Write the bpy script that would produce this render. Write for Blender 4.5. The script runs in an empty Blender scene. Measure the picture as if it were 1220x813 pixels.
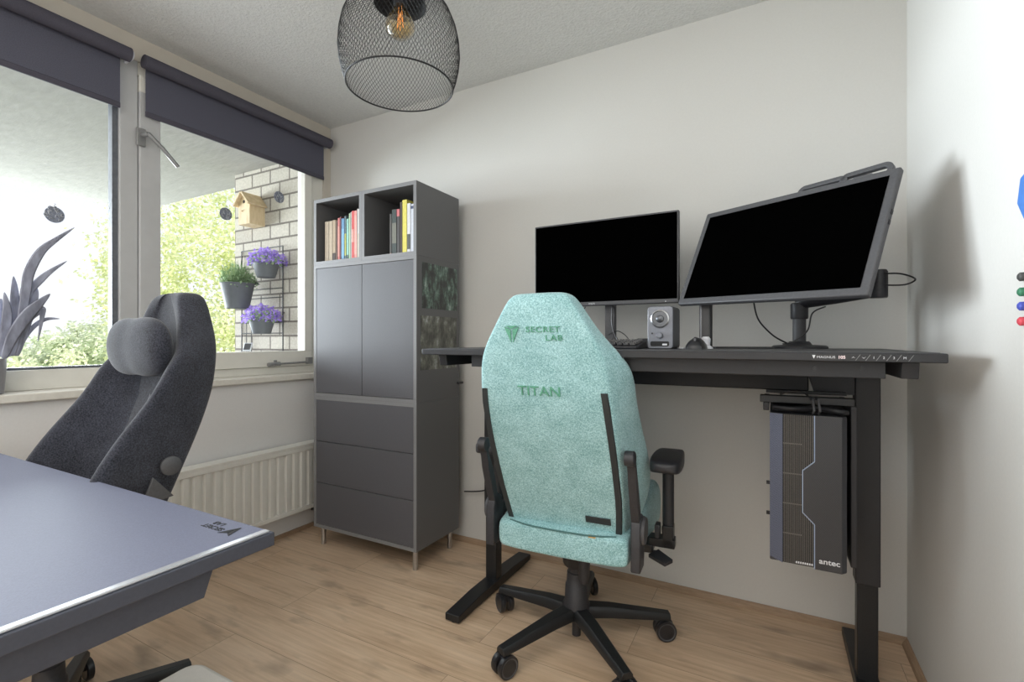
import bpy, bmesh, math, random
from mathutils import Vector, Matrix
random.seed(7)
C = bpy.context.scene.collection
PI = math.pi
R = math.radians
# ------------------------------------------------------------------ camera
F_PX, YAW, CAM_H = 578.0, R(28.27), 1.0945
cam_d = bpy.data.cameras.new('camera'); cam = bpy.data.objects.new('camera', cam_d); C.objects.link(cam)
cam_d.sensor_fit = 'HORIZONTAL'; cam_d.sensor_width = 36.0; cam_d.lens = 36.0 * F_PX / 1220.0
cam_d.clip_start = 0.02; cam_d.clip_end = 400
cam.location = (0, 0, CAM_H); cam.rotation_euler = (R(90), 0, YAW)
bpy.context.scene.camera = cam
_s, _c = math.sin(YAW), math.cos(YAW)
def at(ax, v, px, py):
    """world point on the plane ax = v seen at photograph coordinates px, py (used to survey positions)"""
    a = (px - 610) / F_PX; b = (406.5 - py) / F_PX
    r = (a * _c - _s, a * _s + _c, b); o = (0, 0, CAM_H); i = 'XYZ'.index(ax)
    t = (v - o[i]) / r[i]
    return Vector((o[0] + t * r[0], o[1] + t * r[1], o[2] + t * r[2]))
# ------------------------------------------------------------------ materials
def lin(c):
    c = c / 255.0
    return c / 12.92 if c <= 0.04045 else ((c + 0.055) / 1.055) ** 2.4
def rgb(r, g, b): return (lin(r), lin(g), lin(b), 1)
class NT:
    def __init__(s, name):
        s.m = bpy.data.materials.new(name); s.m.use_nodes = True
        s.t = s.m.node_tree; s.t.nodes.clear()
        s.out = s.n('ShaderNodeOutputMaterial')
    def n(s, typ, **kw):
        nd = s.t.nodes.new(typ)
        for k, v in kw.items():
            if k == 'I':
                for a, b in v.items(): nd.inputs[a].default_value = b
            else: setattr(nd, k, v)
        return nd
    def l(s, a, b): s.t.links.new(a, b)
    def bsdf(s, **I):
        b = s.n('ShaderNodeBsdfPrincipled')
        for k, v in I.items(): b.inputs[k.replace('_', ' ')].default_value = v
        s.l(b.outputs[0], s.out.inputs[0]); return b
    def coords(s, scale=(1, 1, 1), gen='Object'):
        tc = s.n('ShaderNodeTexCoord'); mp = s.n('ShaderNodeMapping'); mp.inputs['Scale'].default_value = scale
        s.l(tc.outputs[gen], mp.inputs[0]); return mp.outputs[0]
    def noise(s, vec, scale, detail=3, rough=.55):
        nd = s.n('ShaderNodeTexNoise', I={'Scale': scale, 'Detail': detail, 'Roughness': rough}); s.l(vec, nd.inputs['Vector']); return nd
    def ramp(s, fac, stops):
        r = s.n('ShaderNodeValToRGB'); e = r.color_ramp.elements
        while len(e) < len(stops): e.new(0.5)
        for i, (p, c) in enumerate(stops): e[i].position = p; e[i].color = c
        s.l(fac, r.inputs[0]); return r.outputs[0]
    def mix(s, fac, a, b, mode='MIX'):
        m = s.n('ShaderNodeMix', data_type='RGBA', blend_type=mode)
        if isinstance(fac, float): m.inputs[0].default_value = fac
        else: s.l(fac, m.inputs[0])
        for x, k in ((a, 6), (b, 7)):
            if isinstance(x, tuple): m.inputs[k].default_value = x
            else: s.l(x, m.inputs[k])
        return m.outputs[2]
    def bump(s, h, b, strength=.2, dist=.002):
        bp = s.n('ShaderNodeBump', I={'Strength': strength, 'Distance': dist}); s.l(h, bp.inputs['Height']); s.l(bp.outputs[0], b.inputs['Normal'])
def mottled(name, col, rough=.5, metal=0., scale=40, amt=.12, bump=.0, bdist=.001, spec=.5, stretch=(1, 1, 1)):
    t = NT(name); b = t.bsdf(Roughness=rough, Metallic=metal); b.inputs['Specular IOR Level'].default_value = spec
    nz = t.noise(t.coords(stretch), scale)
    lo = tuple(max(0, c * (1 - amt)) for c in col[:3]) + (1,); hi = tuple(min(1, c * (1 + amt)) for c in col[:3]) + (1,)
    t.l(t.ramp(nz.outputs[0], [(.3, lo), (.7, hi)]), b.inputs['Base Color'])
    if bump: t.bump(nz.outputs[0], b, bump, bdist)
    return t.m
def wood(name, c1, c2, stretch, rough=.55):
    t = NT(name); b = t.bsdf(Roughness=rough)
    nz = t.noise(t.coords(stretch), 6, 6, .6)
    t.l(t.ramp(nz.outputs[0], [(.3, c1), (.7, c2)]), b.inputs['Base Color']); t.bump(nz.outputs[0], b, .1)
    return t.m
def fabric(name, dark, light, scale=260, rough=.95):
    t = NT(name); b = t.bsdf(Roughness=rough); b.inputs['Specular IOR Level'].default_value = .15; b.inputs['Sheen Weight'].default_value = .25
    v = t.coords(); n1 = t.noise(v, scale, 2); n2 = t.noise(v, 14, 2)
    c = t.ramp(n1.outputs[0], [(.32, dark), (.68, light)])
    c = t.mix(.25, c, t.ramp(n2.outputs[0], [(.3, dark), (.7, light)]))
    t.l(c, b.inputs['Base Color']); t.bump(n1.outputs[0], b, .25, .002)
    return t.m
def floor_mat():
    t = NT('oak_laminate'); b = t.bsdf(Roughness=.42)
    v = t.coords()
    br = t.n('ShaderNodeTexBrick', offset=.37, offset_frequency=2, squash=1, I={'Scale': 1.0, 'Mortar Size': .0011, 'Mortar Smooth': .3, 'Bias': 0.0, 'Brick Width': 1.32, 'Row Height': .193,
             'Color1': (.25, .25, .25, 1), 'Color2': (.75, .75, .75, 1), 'Mortar': (.5, .5, .5, 1)})
    mp = t.n('ShaderNodeMapping'); mp.inputs['Location'].default_value = (.45, .05, 0); t.l(v, mp.inputs[0]); t.l(mp.outputs[0], br.inputs['Vector'])
    # per plank offset of the grain
    off = t.n('ShaderNodeVectorMath', operation='SCALE'); off.inputs[3].default_value = 7.0; t.l(br.outputs['Color'], off.inputs[0])
    add = t.n('ShaderNodeVectorMath', operation='ADD'); t.l(v, add.inputs[0]); t.l(off.outputs[0], add.inputs[1])
    def st(sc):
        m = t.n('ShaderNodeMapping'); m.inputs['Scale'].default_value = sc; t.l(add.outputs[0], m.inputs[0]); return m.outputs[0]
    fine = t.noise(st((2.2, 55, 1)), 2.2, 6, .65); broad = t.noise(st((1.3, 7, 1)), 1.6, 4, .6); knots = t.noise(st((2.6, 6.5, 1)), 1.5, 3, .5)
    wob = t.noise(st((1.1, 4.5, 1)), 1.4, 2, .5)
    wv = t.n('ShaderNodeTexWave', wave_type='BANDS', bands_direction='Y', I={'Scale': 7.0, 'Distortion': 9.0, 'Detail': 3.0, 'Detail Scale': .6}); t.l(st((.35, 1.6, 1)), wv.inputs['Vector'])
    c = t.ramp(broad.outputs[0], [(.30, (.47, .315, .195, 1)), (.5, (.70, .51, .345, 1)), (.70, (.80, .62, .45, 1))])
    c = t.mix(.22, c, t.ramp(wv.outputs[0], [(.2, (.46, .31, .19, 1)), (.8, (.70, .51, .345, 1))]))
    c = t.mix(.30, c, t.ramp(fine.outputs[0], [(.35, (.38, .245, .15, 1)), (.65, (.74, .55, .385, 1))]))
    c = t.mix(t.ramp(knots.outputs[0], [(.57, (0, 0, 0, 1)), (.78, (.85, .85, .85, 1))]), c, (.20, .135, .09, 1))
    c = t.mix(t.ramp(br.outputs['Color'], [(.2, (0, 0, 0, 1)), (.8, (.22, .22, .22, 1))]), c, (.66, .50, .36, 1))
    c = t.mix(br.outputs['Fac'], c, (.30, .20, .13, 1))
    t.l(c, b.inputs['Base Color']); t.bump(fine.outputs[0], b, .06, .001)
    t.l(t.ramp(fine.outputs[0], [(.2, (.36, .36, .36, 1)), (.8, (.5, .5, .5, 1))]), b.inputs['Roughness'])
    return t.m
def brick_mat():
    t = NT('grey_block_masonry'); b = t.bsdf(Roughness=.9)
    tc = t.n('ShaderNodeTexCoord'); sx = t.n('ShaderNodeSeparateXYZ'); t.l(tc.outputs['Object'], sx.inputs[0])
    cx = t.n('ShaderNodeCombineXYZ'); ad = t.n('ShaderNodeMath', operation='ADD'); t.l(sx.outputs[0], ad.inputs[0]); t.l(sx.outputs[1], ad.inputs[1])
    t.l(ad.outputs[0], cx.inputs[0]); t.l(sx.outputs[2], cx.inputs[1])
    br = t.n('ShaderNodeTexBrick', I={'Scale': 1.0, 'Mortar Size': .0075, 'Mortar Smooth': .2, 'Brick Width': .215, 'Row Height': .103, 'Bias': .0,
             'Color1': rgb(202, 194, 182), 'Color2': rgb(184, 176, 165), 'Mortar': rgb(118, 110, 103)})
    t.l(cx.outputs[0], br.inputs['Vector'])
    nz = t.noise(tc.outputs['Object'], 60, 4)
    c = t.mix(.55, br.outputs['Color'], t.ramp(nz.outputs[0], [(.3, (.55, .55, .55, 1)), (.7, (1, 1, 1, 1))]), 'MULTIPLY')
    t.l(c, b.inputs['Base Color'])
    iv = t.n('ShaderNodeMath', operation='SUBTRACT'); iv.inputs[0].default_value = 1; t.l(br.outputs['Fac'], iv.inputs[1]); t.bump(iv.outputs[0], b, .6, .006)
    return t.m
def glass_mat():
    t = NT('window_glass'); tr = t.n('ShaderNodeBsdfTransparent'); tr.inputs[0].default_value = (.97, .985, .98, 1)
    gl = t.n('ShaderNodeBsdfGlossy', I={'Roughness': .01}); fr = t.n('ShaderNodeFresnel', I={'IOR': 1.12}); mx = t.n('ShaderNodeMixShader')
    t.l(fr.outputs[0], mx.inputs[0]); t.l(tr.outputs[0], mx.inputs[1]); t.l(gl.outputs[0], mx.inputs[2]); t.l(mx.outputs[0], t.out.inputs[0]); return t.m
def leaf_mat(name, c1, c2, scale=.8):
    t = NT(name); d = t.n('ShaderNodeBsdfDiffuse'); tl = t.n('ShaderNodeBsdfTranslucent'); mx = t.n('ShaderNodeMixShader'); mx.inputs[0].default_value = .45
    nz = t.noise(t.coords(), scale, 5, .7); c = t.ramp(nz.outputs[0], [(.35, c1), (.65, c2)])
    t.l(c, d.inputs[0]); t.l(c, tl.inputs[0]); t.l(d.outputs[0], mx.inputs[1]); t.l(tl.outputs[0], mx.inputs[2]); t.l(mx.outputs[0], t.out.inputs[0]); return t.m
def print_mat(name, stops, scale, stretch, seed):
    t = NT(name); b = t.bsdf(Roughness=.35); v = t.coords(stretch)
    mp = t.n('ShaderNodeMapping'); mp.inputs['Location'].default_value = (seed, seed * 2, 0); t.l(v, mp.inputs[0])
    n1 = t.noise(mp.outputs[0], scale, 6, .72); t.l(t.ramp(n1.outputs[0], stops), b.inputs['Base Color']); return t.m
def emit_mat(name, col, strength):
    t = NT(name); e = t.n('ShaderNodeEmission', I={'Color': col, 'Strength': strength}); t.l(e.outputs[0], t.out.inputs[0]); return t.m
M = {}
M['wall'] = mottled('painted_plaster', (.655, .645, .62, 1), .85, scale=120, amt=.015, bump=.12, bdist=.001, spec=.2)
M['wall_low'] = mottled('painted_plaster_grey', (.72, .71, .70, 1), .85, scale=120, amt=.015, bump=.12, spec=.2)
M['ceiling'] = mottled('stipple_ceiling', (.70, .70, .68, 1), .95, scale=90, amt=.05, bump=.8, bdist=.006, spec=.1)
M['concrete'] = mottled('painted_concrete', (.315, .302, .278, 1), .95, scale=9, amt=.06, bump=.4, bdist=.01, spec=.1, stretch=(1, 3, 1))
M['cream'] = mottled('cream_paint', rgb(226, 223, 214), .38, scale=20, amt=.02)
M['stile'] = mottled('shaded_frame_paint', rgb(186, 186, 186), .45, scale=20, amt=.03)  # same paint as the frames, with their backlit shade mixed into the colour
M['header'] = mottled('beige_header_paint', rgb(205, 197, 185), .5, scale=10, amt=.03)
M['sill'] = mottled('sill_stone', rgb(222, 218, 208), .4, scale=60, amt=.04)
M['gasket'] = mottled('window_gasket', rgb(95, 98, 104), .5, scale=60, amt=.15)
M['floor'] = floor_mat()
M['skirt'] = wood('oak_skirting', (.30, .20, .125, 1), (.42, .29, .19, 1), (3, 3, 30))
M['brick'] = brick_mat()
M['glass'] = glass_mat()
M['blind'] = mottled('charcoal_blind_cloth', rgb(92, 92, 104), .9, scale=300, amt=.12, bump=.1, spec=.1)
M['blind_tube'] = mottled('charcoal_blind_roll', rgb(84, 82, 92), .8, scale=300, amt=.1, spec=.1)
M['chrome'] = mottled('brushed_metal', rgb(190, 190, 192), .28, 1.0, 60, .08, stretch=(1, 1, 6))
M['grey_metal'] = mottled('grey_metal', rgb(150, 150, 150), .4, .6, 50, .08)
M['cab'] = mottled('dark_grey_foil', rgb(102, 102, 103), .42, scale=220, amt=.06, spec=.4)
M['cab_front'] = mottled('dark_grey_front', rgb(86, 86, 91), .5, scale=220, amt=.05, spec=.5)
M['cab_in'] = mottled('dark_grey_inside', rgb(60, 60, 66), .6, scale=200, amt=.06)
M['cab_edge'] = mottled('grey_edge_band', rgb(125, 125, 127), .5, scale=200, amt=.06)
M['rad'] = mottled('radiator_enamel', rgb(226, 224, 217), .35, scale=30, amt=.02)
M['mint'] = fabric('mint_weave', rgb(100, 149, 152), rgb(188, 226, 230))
M['mint_shade'] = mottled('mint_shade_line', rgb(78, 116, 116), .9, scale=200, amt=.1)
M['mint_mark'] = mottled('green_embroidery', rgb(96, 160, 135), .8, scale=300, amt=.25)
M['black_pl'] = mottled('black_plastic', rgb(48, 48, 52), .45, scale=120, amt=.15, bump=.05)
M['black_gloss'] = mottled('black_smooth_plastic', rgb(38, 38, 41), .28, scale=60, amt=.1)
M['black_metal'] = mottled('black_powder_coat', rgb(34, 35, 37), .4, .2, 420, .35, bump=.12, bdist=.0006)
M['grey_pl'] = mottled('dark_grey_plastic', rgb(76, 76, 79), .5, scale=150, amt=.1)
M['desk'] = mottled('charcoal_desk_steel', rgb(44, 44, 47), .5, .1, 300, .1)
M['desk_edge'] = mottled('slate_desk_edge', rgb(70, 73, 84), .45, .1, 200, .06)
M['tray'] = mottled('black_tray', rgb(24, 24, 27), .6, scale=100, amt=.15)
M['mat'] = mottled('leather_look_mat', rgb(108, 112, 132), .58, scale=420, amt=.08, bump=.25, bdist=.0008, spec=.35)
M['mat_edge'] = mottled('mat_edge_glint', rgb(205, 207, 212), .22, .5, 100, .05)
M['screen'] = mottled('switched_off_screen', (.0006, .0006, .0006, 1), .6, scale=10, amt=.1, spec=.0)
M['silver'] = mottled('silver_grey_plastic', rgb(126, 128, 136), .38, .2, 150, .06)
M['silver_dk'] = mottled('dark_silver', rgb(100, 102, 106), .3, .7, 100, .08)
M['white_pl'] = mottled('white_plastic', rgb(225, 226, 232), .35, scale=30, amt=.02)
M['white_mark'] = mottled('white_print', rgb(215, 216, 220), .5, scale=30, amt=.02)
M['red_mark'] = emit_mat('display_digits', (1.0, .82, .80, 1), 1.1)
M['black_fab'] = fabric('charcoal_weave', rgb(24, 25, 30), rgb(70, 72, 82))
M['black_fab2'] = fabric('charcoal_suede', rgb(34, 35, 40), rgb(82, 84, 92), 160)
M['seam'] = mottled('pale_seam', rgb(140, 142, 150), .6, scale=200, amt=.1)
M['pc'] = mottled('graphite_case', rgb(62, 63, 68), .45, .2, 200, .08)
M['pc_dark'] = mottled('pc_vent_dark', rgb(20, 20, 22), .6, scale=200, amt=.2)
M['pc_slat'] = mottled('pc_vent_slat', rgb(104, 100, 98), .45, .2, 200, .1)
M['pc_line'] = mottled('pc_bright_line', rgb(150, 165, 190), .3, .3, 50, .05)
def carbon_mat(name, a, b_, s=430):
    t = NT(name); b = t.bsdf(Roughness=.35, Metallic=.2)
    ch = t.n('ShaderNodeTexChecker', I={'Scale': s, 'Color1': a, 'Color2': b_}); t.l(t.coords(), ch.inputs['Vector']); t.l(ch.outputs[0], b.inputs['Base Color']); return t.m
M['pc_weave'] = carbon_mat('pc_weave_panel', rgb(50, 51, 54), rgb(70, 71, 75))
M['pc_mesh'] = carbon_mat('pc_perforated_strip', rgb(62, 66, 80), rgb(112, 119, 140), 520)
M['trousers'] = mottled('tag_black', rgb(44, 48, 50), .6, scale=200, amt=.1)
M['tan'] = mottled('tan_tag', rgb(190, 160, 105), .7, scale=100, amt=.1)
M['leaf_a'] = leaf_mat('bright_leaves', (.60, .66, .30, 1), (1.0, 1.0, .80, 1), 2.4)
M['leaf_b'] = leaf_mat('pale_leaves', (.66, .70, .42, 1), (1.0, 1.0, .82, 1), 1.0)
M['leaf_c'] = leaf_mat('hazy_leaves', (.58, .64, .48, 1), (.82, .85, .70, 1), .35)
M['bark'] = wood('bark', rgb(110, 95, 80), rgb(160, 145, 125), (8, 8, 1), .9)
M['snake'] = mottled('snake_plant_leaf', rgb(150, 152, 167), .5, scale=26, amt=.45, stretch=(1, 1, .4))  # leaf colour lightened to lavender to carry the window haze
M['snake_edge'] = mottled('snake_leaf_edge', rgb(150, 152, 140), .5, scale=40, amt=.1)
M['pot'] = mottled('pale_grey_pot', rgb(150, 148, 152), .5, scale=60, amt=.05)
M['soil'] = mottled('potting_soil', rgb(70, 60, 52), .95, scale=120, amt=.4, bump=.6, bdist=.004)
M['dark_pot'] = mottled('anthracite_pot', rgb(92, 94, 98), .6, scale=40, amt=.05)
M['wire'] = mottled('dark_wire', rgb(58, 58, 60), .5, .3, 60, .1)
M['herb'] = leaf_mat('herb_leaves', (.20, .32, .16, 1), (.48, .58, .36, 1), 30)
M['purple'] = leaf_mat('violet_petals', (.24, .14, .55, 1), (.58, .44, .92, 1), 40)
M['pine'] = wood('raw_pine', rgb(190, 164, 128), rgb(222, 200, 164), (5, 5, 1.2), .7)
M['hole'] = mottled('dark_hole', rgb(50, 40, 32), .9, scale=30, amt=.1)
M['ornament'] = mottled('dark_filigree', rgb(126, 131, 144), .6, .1, 80, .2)  # dark metal, window haze lightened into its colour
M['filigree_pale'] = mottled('pale_filigree', rgb(165, 168, 175), .5, .2, 80, .2)
M['lampwire'] = mottled('black_lamp_wire', rgb(38, 38, 40), .5, .3, 40, .1)
def bulb_mat():
    t = NT('amber_glass'); tr = t.n('ShaderNodeBsdfTransparent'); tr.inputs[0].default_value = (.93, .80, .55, 1)
    gl = t.n('ShaderNodeBsdfGlossy', I={'Roughness': .03}); lw = t.n('ShaderNodeLayerWeight', I={'Blend': .35}); mx = t.n('ShaderNodeMixShader')
    t.l(lw.outputs['Facing'], mx.inputs[0]); t.l(tr.outputs[0], mx.inputs[1]); t.l(gl.outputs[0], mx.inputs[2]); t.l(mx.outputs[0], t.out.inputs[0]); return t.m
M['bulb'] = bulb_mat()
M['filament'] = emit_mat('glowing_filament', (1, .45, .15, 1), 1.2)
M['print_a'] = print_mat('forest_print', [(.30, rgb(40, 40, 40)), (.48, rgb(66, 70, 68)), (.58, rgb(104, 128, 116)), (.68, rgb(180, 190, 186)), (.8, rgb(60, 70, 66))], 24, (1, 1, .45), 3.1)
M['print_b'] = print_mat('garden_print', [(.28, rgb(52, 52, 50)), (.45, rgb(86, 86, 80)), (.57, rgb(122, 124, 114)), (.68, rgb(176, 180, 180)), (.8, rgb(84, 88, 76))], 17, (1, 1, .6), 8.4)
M['paper'] = mottled('book_pages', rgb(222, 214, 198), .8, scale=200, amt=.06, stretch=(30, 1, 1))
_flat = {}
def flat(r, g, b, rough=.6):
    k = (r, g, b, rough)
    if k not in _flat: _flat[k] = mottled('colour_%02x%02x%02x' % (r, g, b), rgb(r, g, b), rough, scale=90, amt=.08)
    return _flat[k]
# ------------------------------------------------------------------ mesh helpers
class MB:
    def __init__(s): s.v = []; s.f = []
    def add(s, vs, fs):
        o = len(s.v); s.v += [tuple(v) for v in vs]; s.f += [tuple(i + o for i in f) for f in fs]; return s
    def box(s, x0, x1, y0, y1, z0, z1, mat=None):
        vs = [(x, y, z) for x in (x0, x1) for y in (y0, y1) for z in (z0, z1)]
        if mat is not None: vs = [mat @ Vector(v) for v in vs]
        return s.add(vs, [(0, 1, 3, 2), (4, 6, 7, 5), (0, 4, 5, 1), (2, 3, 7, 6), (0, 2, 6, 4), (1, 5, 7, 3)])
    def tube(s, pts, r, n=8, caps=True):
        pts = [Vector(p) for p in pts]; rs = r if isinstance(r, (list, tuple)) else [r] * len(pts)
        vs = []; fs = []; up = None
        for i, p in enumerate(pts):
            d = (pts[min(i + 1, len(pts) - 1)] - pts[max(i - 1, 0)]).normalized()
            if up is None: up = Vector((0, 0, 1)) if abs(d.z) < .9 else Vector((1, 0, 0))
            a = d.cross(up)
            if a.length < 1e-5: a = d.orthogonal()
            a.normalize(); b = a.cross(d).normalized(); up = b
            for k in range(n):
                t = 2 * PI * k / n; vs.append(p + (a * math.cos(t) + b * math.sin(t)) * rs[i])
        for i in range(len(pts) - 1):
            for k in range(n): fs.append((i * n + k, i * n + (k + 1) % n, (i + 1) * n + (k + 1) % n, (i + 1) * n + k))
        if caps: fs.append(tuple(range(n))[::-1]); fs.append(tuple((len(pts) - 1) * n + k for k in range(n)))
        return s.add(vs, fs)
    def lathe(s, prof, n=32, mat=None, caps=True):
        vs = [(r * math.cos(2 * PI * k / n), r * math.sin(2 * PI * k / n), z) for r, z in prof for k in range(n)]
        if mat is not None: vs = [mat @ Vector(v) for v in vs]
        fs = [(i * n + k, i * n + (k + 1) % n, (i + 1) * n + (k + 1) % n, (i + 1) * n + k) for i in range(len(prof) - 1) for k in range(n)]
        if caps: fs.append(tuple(range(n))[::-1]); fs.append(tuple((len(prof) - 1) * n + k for k in range(n)))
        return s.add(vs, fs)
    def prism(s, poly, h0, h1, mat=None):
        n = len(poly); vs = [(x, y, h0) for x, y in poly] + [(x, y, h1) for x, y in poly]
        if mat is not None: vs = [mat @ Vector(v) for v in vs]
        fs = [tuple(range(n))[::-1], tuple(range(n, 2 * n))] + [(i, (i + 1) % n, n + (i + 1) % n, n + i) for i in range(n)]
        return s.add(vs, fs)
    def loft(s, secs, caps=True):
        n = len(secs[0]); vs = [p for q in secs for p in q]
        fs = [(i * n + k, i * n + (k + 1) % n, (i + 1) * n + (k + 1) % n, (i + 1) * n + k) for i in range(len(secs) - 1) for k in range(n)]
        if caps: fs.append(tuple(range(n))[::-1]); fs.append(tuple((len(secs) - 1) * n + k for k in range(n)))
        return s.add(vs, fs)
    def build(s, name, mat, parent=None, bevel=0., seg=2, smooth=True, sub=0, matrix=None):
        me = bpy.data.meshes.new(name); me.from_pydata(s.v, [], s.f); me.update()
        bm = bmesh.new(); bm.from_mesh(me); bmesh.ops.recalc_face_normals(bm, faces=bm.faces); bm.to_mesh(me); bm.free()
        me.materials.append(mat)
        o = bpy.data.objects.new(name, me); C.objects.link(o)
        if parent is not None: o.parent = parent
        if matrix is not None: o.matrix_local = matrix
        if smooth:
            for p in me.polygons: p.use_smooth = True
            me.set_sharp_from_angle(angle=R(38)) if not sub else None
        if bevel:
            b = o.modifiers.new('bevel', 'BEVEL'); b.width = bevel; b.segments = seg; b.limit_method = 'ANGLE'; b.angle_limit = R(40); b.harden_normals = False
        if sub:
            m = o.modifiers.new('sub', 'SUBSURF'); m.levels = sub; m.render_levels = sub
        return o
def tag(o, label, cat, group=None, kind=None):
    o['label'] = label; o['category'] = cat
    if group: o['group'] = group
    if kind: o['kind'] = kind
    return o
def thing(name, label, cat, loc=(0, 0, 0), rz=0., group=None):
    o = bpy.data.objects.new(name, None); C.objects.link(o); o.empty_display_size = .05
    o.location = loc; o.rotation_euler = (0, 0, rz); tag(o, label, cat, group); return o
def struct(name, mb, mat, parent=None, **kw):
    o = mb.build(name, mat, parent, **kw); o['kind'] = 'structure'; return o
def copy_tree(o, parent=None):
    c = o.copy(); C.objects.link(c)
    if parent is not None: c.parent = parent
    for ch in list(o.children): copy_tree(ch, c)
    return c
def text(name, body, size, mat, parent, matrix, extrude=.0008, align='CENTER', bold=0., sx=1., space=1.):
    cu = bpy.data.curves.new(name, 'FONT'); cu.body = body; cu.size = size; cu.extrude = extrude; cu.align_x = align; cu.align_y = 'CENTER'; cu.offset = bold; cu.space_character = space
    tmp = bpy.data.objects.new(name + '_tmp', cu); C.objects.link(tmp)
    dg = bpy.context.evaluated_depsgraph_get(); me = bpy.data.meshes.new_from_object(tmp.evaluated_get(dg)); bpy.data.objects.remove(tmp)
    me.materials.clear(); me.materials.append(mat)
    for v in me.vertices: v.co.x *= sx
    o = bpy.data.objects.new(name, me); C.objects.link(o); o.parent = parent; o.matrix_local = matrix; return o
def T(x, y, z): return Matrix.Translation((x, y, z))
def RX(a): return Matrix.Rotation(a, 4, 'X')
def RY(a): return Matrix.Rotation(a, 4, 'Y')
def RZ(a): return Matrix.Rotation(a, 4, 'Z')
def rrect(x0, x1, y0, y1, r, n=5):
    out = []
    for cx, cy, a0 in ((x1 - r, y0 + r, -PI / 2), (x1 - r, y1 - r, 0), (x0 + r, y1 - r, PI / 2), (x0 + r, y0 + r, PI)):
        for k in range(n + 1):
            a = a0 + PI / 2 * k / n; out.append((cx + r * math.cos(a), cy + r * math.sin(a)))
    return out
def smooth_path(pts, n=8):
    pts = [Vector(p) for p in pts]; out = []
    P = [pts[0]] + pts + [pts[-1]]
    for i in range(1, len(P) - 2):
        for k in range(n):
            t = k / n; a, b, c, d = P[i - 1], P[i], P[i + 1], P[i + 2]
            out.append(.5 * ((2 * b) + (c - a) * t + (2 * a - 5 * b + 4 * c - d) * t * t + (3 * b - a - 3 * c + d) * t ** 3))
    out.append(pts[-1]); return out
def cable(label, pts, r=.003, mat='black_gloss', name='cable', group=None):
    return tag(MB().tube(smooth_path(pts), r, 8).build(name, M[mat]), label, 'cable', group)
# ------------------------------------------------------------------ room shell
XL, XW, XR, YB, YF, ZC = -2.528, -2.41, .426, 2.216, -1.7, 2.471   # window plane, wall under it, right, back, front, ceiling
struct('floor', MB().box(-2.6, XR + .1, YF - .1, YB + .1, -.1, 0), M['floor'], smooth=False)
struct('ceiling', MB().box(-2.6, XR + .1, YF - .1, YB + .1, ZC, ZC + .1), M['ceiling'], smooth=False)
struct('wall_back', MB().box(-2.6, XR + .1, YB, YB + .1, 0, ZC), M['wall'], smooth=False)
struct('wall_right', MB().box(XR, XR + .1, YF, YB, 0, ZC), M['wall'], smooth=False)
struct('wall_front', MB().box(-2.6, XR, YF - .1, YF, 0, ZC), M['wall'], smooth=False)
struct('wall_left', MB().box(-2.62, XW, YF, YB, 0, .872), M['wall_low'], smooth=False)
struct('wall_left_pier', MB().box(-2.62, XL, YF, -.75, .872, ZC), M['wall'], smooth=False)
struct('wall_left_corner', MB().box(-2.62, XL, 2.16, YB, .9, 2.36), M['header'], smooth=False)
struct('trim_1', MB().box(-2.62, XL, -.75, YB, 2.36, ZC), M['header'], smooth=False)          # header over the windows
struct('trim_2', MB().box(-2.56, XW + .022, -.9, YB, .872, .903), M['sill'], bevel=.004)        # window sill
struct('baseboard_back', MB().add([(x, y, z) for x in (XW, XR) for y, z in ((YB, 0), (YB - .017, 0), (YB - .014, .014), (YB - .004, .026), (YB, .026))],
       [(0, 1, 2, 3, 4), (9, 8, 7, 6, 5)] + [(i, (i + 1) % 5, 5 + (i + 1) % 5, 5 + i) for i in range(5)]), M['skirt'], smooth=False)
struct('baseboard_right', MB().add([(x, y, z) for y in (YF, YB - .016) for x, z in ((XR, 0), (XR - .017, 0), (XR - .014, .014), (XR - .004, .026), (XR, .026))],
       [(0, 1, 2, 3, 4), (9, 8, 7, 6, 5)] + [(i, (i + 1) % 5, 5 + (i + 1) % 5, 5 + i) for i in range(5)]), M['skirt'], smooth=False)
struct('baseboard_left', MB().box(XW, XW + .012, YF, YB - .016, 0, .02), M['skirt'], smooth=False)
# windows
w1 = MB(); w1.box(-2.60, -2.53, -.75, 1.131, .903, .982).box(-2.60, -2.53, -.75, 1.062, 2.28, 2.36).box(-2.60, -2.53, -.75, -.68, .982, 2.28)
win1 = struct('window_1', w1, M['cream'], bevel=.003)
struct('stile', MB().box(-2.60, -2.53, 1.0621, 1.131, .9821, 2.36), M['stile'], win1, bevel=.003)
g = MB(); g.box(-2.58, -2.545, 1.040, 1.062, .99, 2.28).box(-2.58, -2.545, -.68, 1.062, .982, .992); struct('glazing_bead', g, M['gasket'], win1)
struct('pane', MB().box(-2.571, -2.567, -.68, 1.05, .985, 2.29), M['glass'], win1, smooth=False)
w2 = MB(); w2.box(-2.60, -2.535, 1.1315, 2.16, .903, .945).box(-2.60, -2.535, 2.065, 2.16, .945, 2.36).box(-2.60, -2.535, 1.1315, 2.065, 2.30, 2.36)
win2 = struct('window_2', w2, M['cream'], bevel=.003)
sa = MB(); sa.box(-2.585, -2.518, 1.134, 2.063, .948, 1.035).box(-2.585, -2.518, 2.012, 2.063, 1.035, 2.298).box(-2.585, -2.518, 1.134, 2.012, 2.2251, 2.298)
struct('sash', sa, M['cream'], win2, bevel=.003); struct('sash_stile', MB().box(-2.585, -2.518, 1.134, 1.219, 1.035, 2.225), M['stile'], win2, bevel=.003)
struct('pane', MB().box(-2.560, -2.556, 1.21, 2.02, 1.03, 2.23), M['glass'], win2, smooth=False)
hd = MB(); hz = 2.005; hd.box(-2.518, -2.505, 1.118, 1.152, hz - .03, hz + .05).tube([(-2.505, 1.14, hz + .02), (-2.468, 1.145, hz + .018)], .011, 12)
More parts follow.
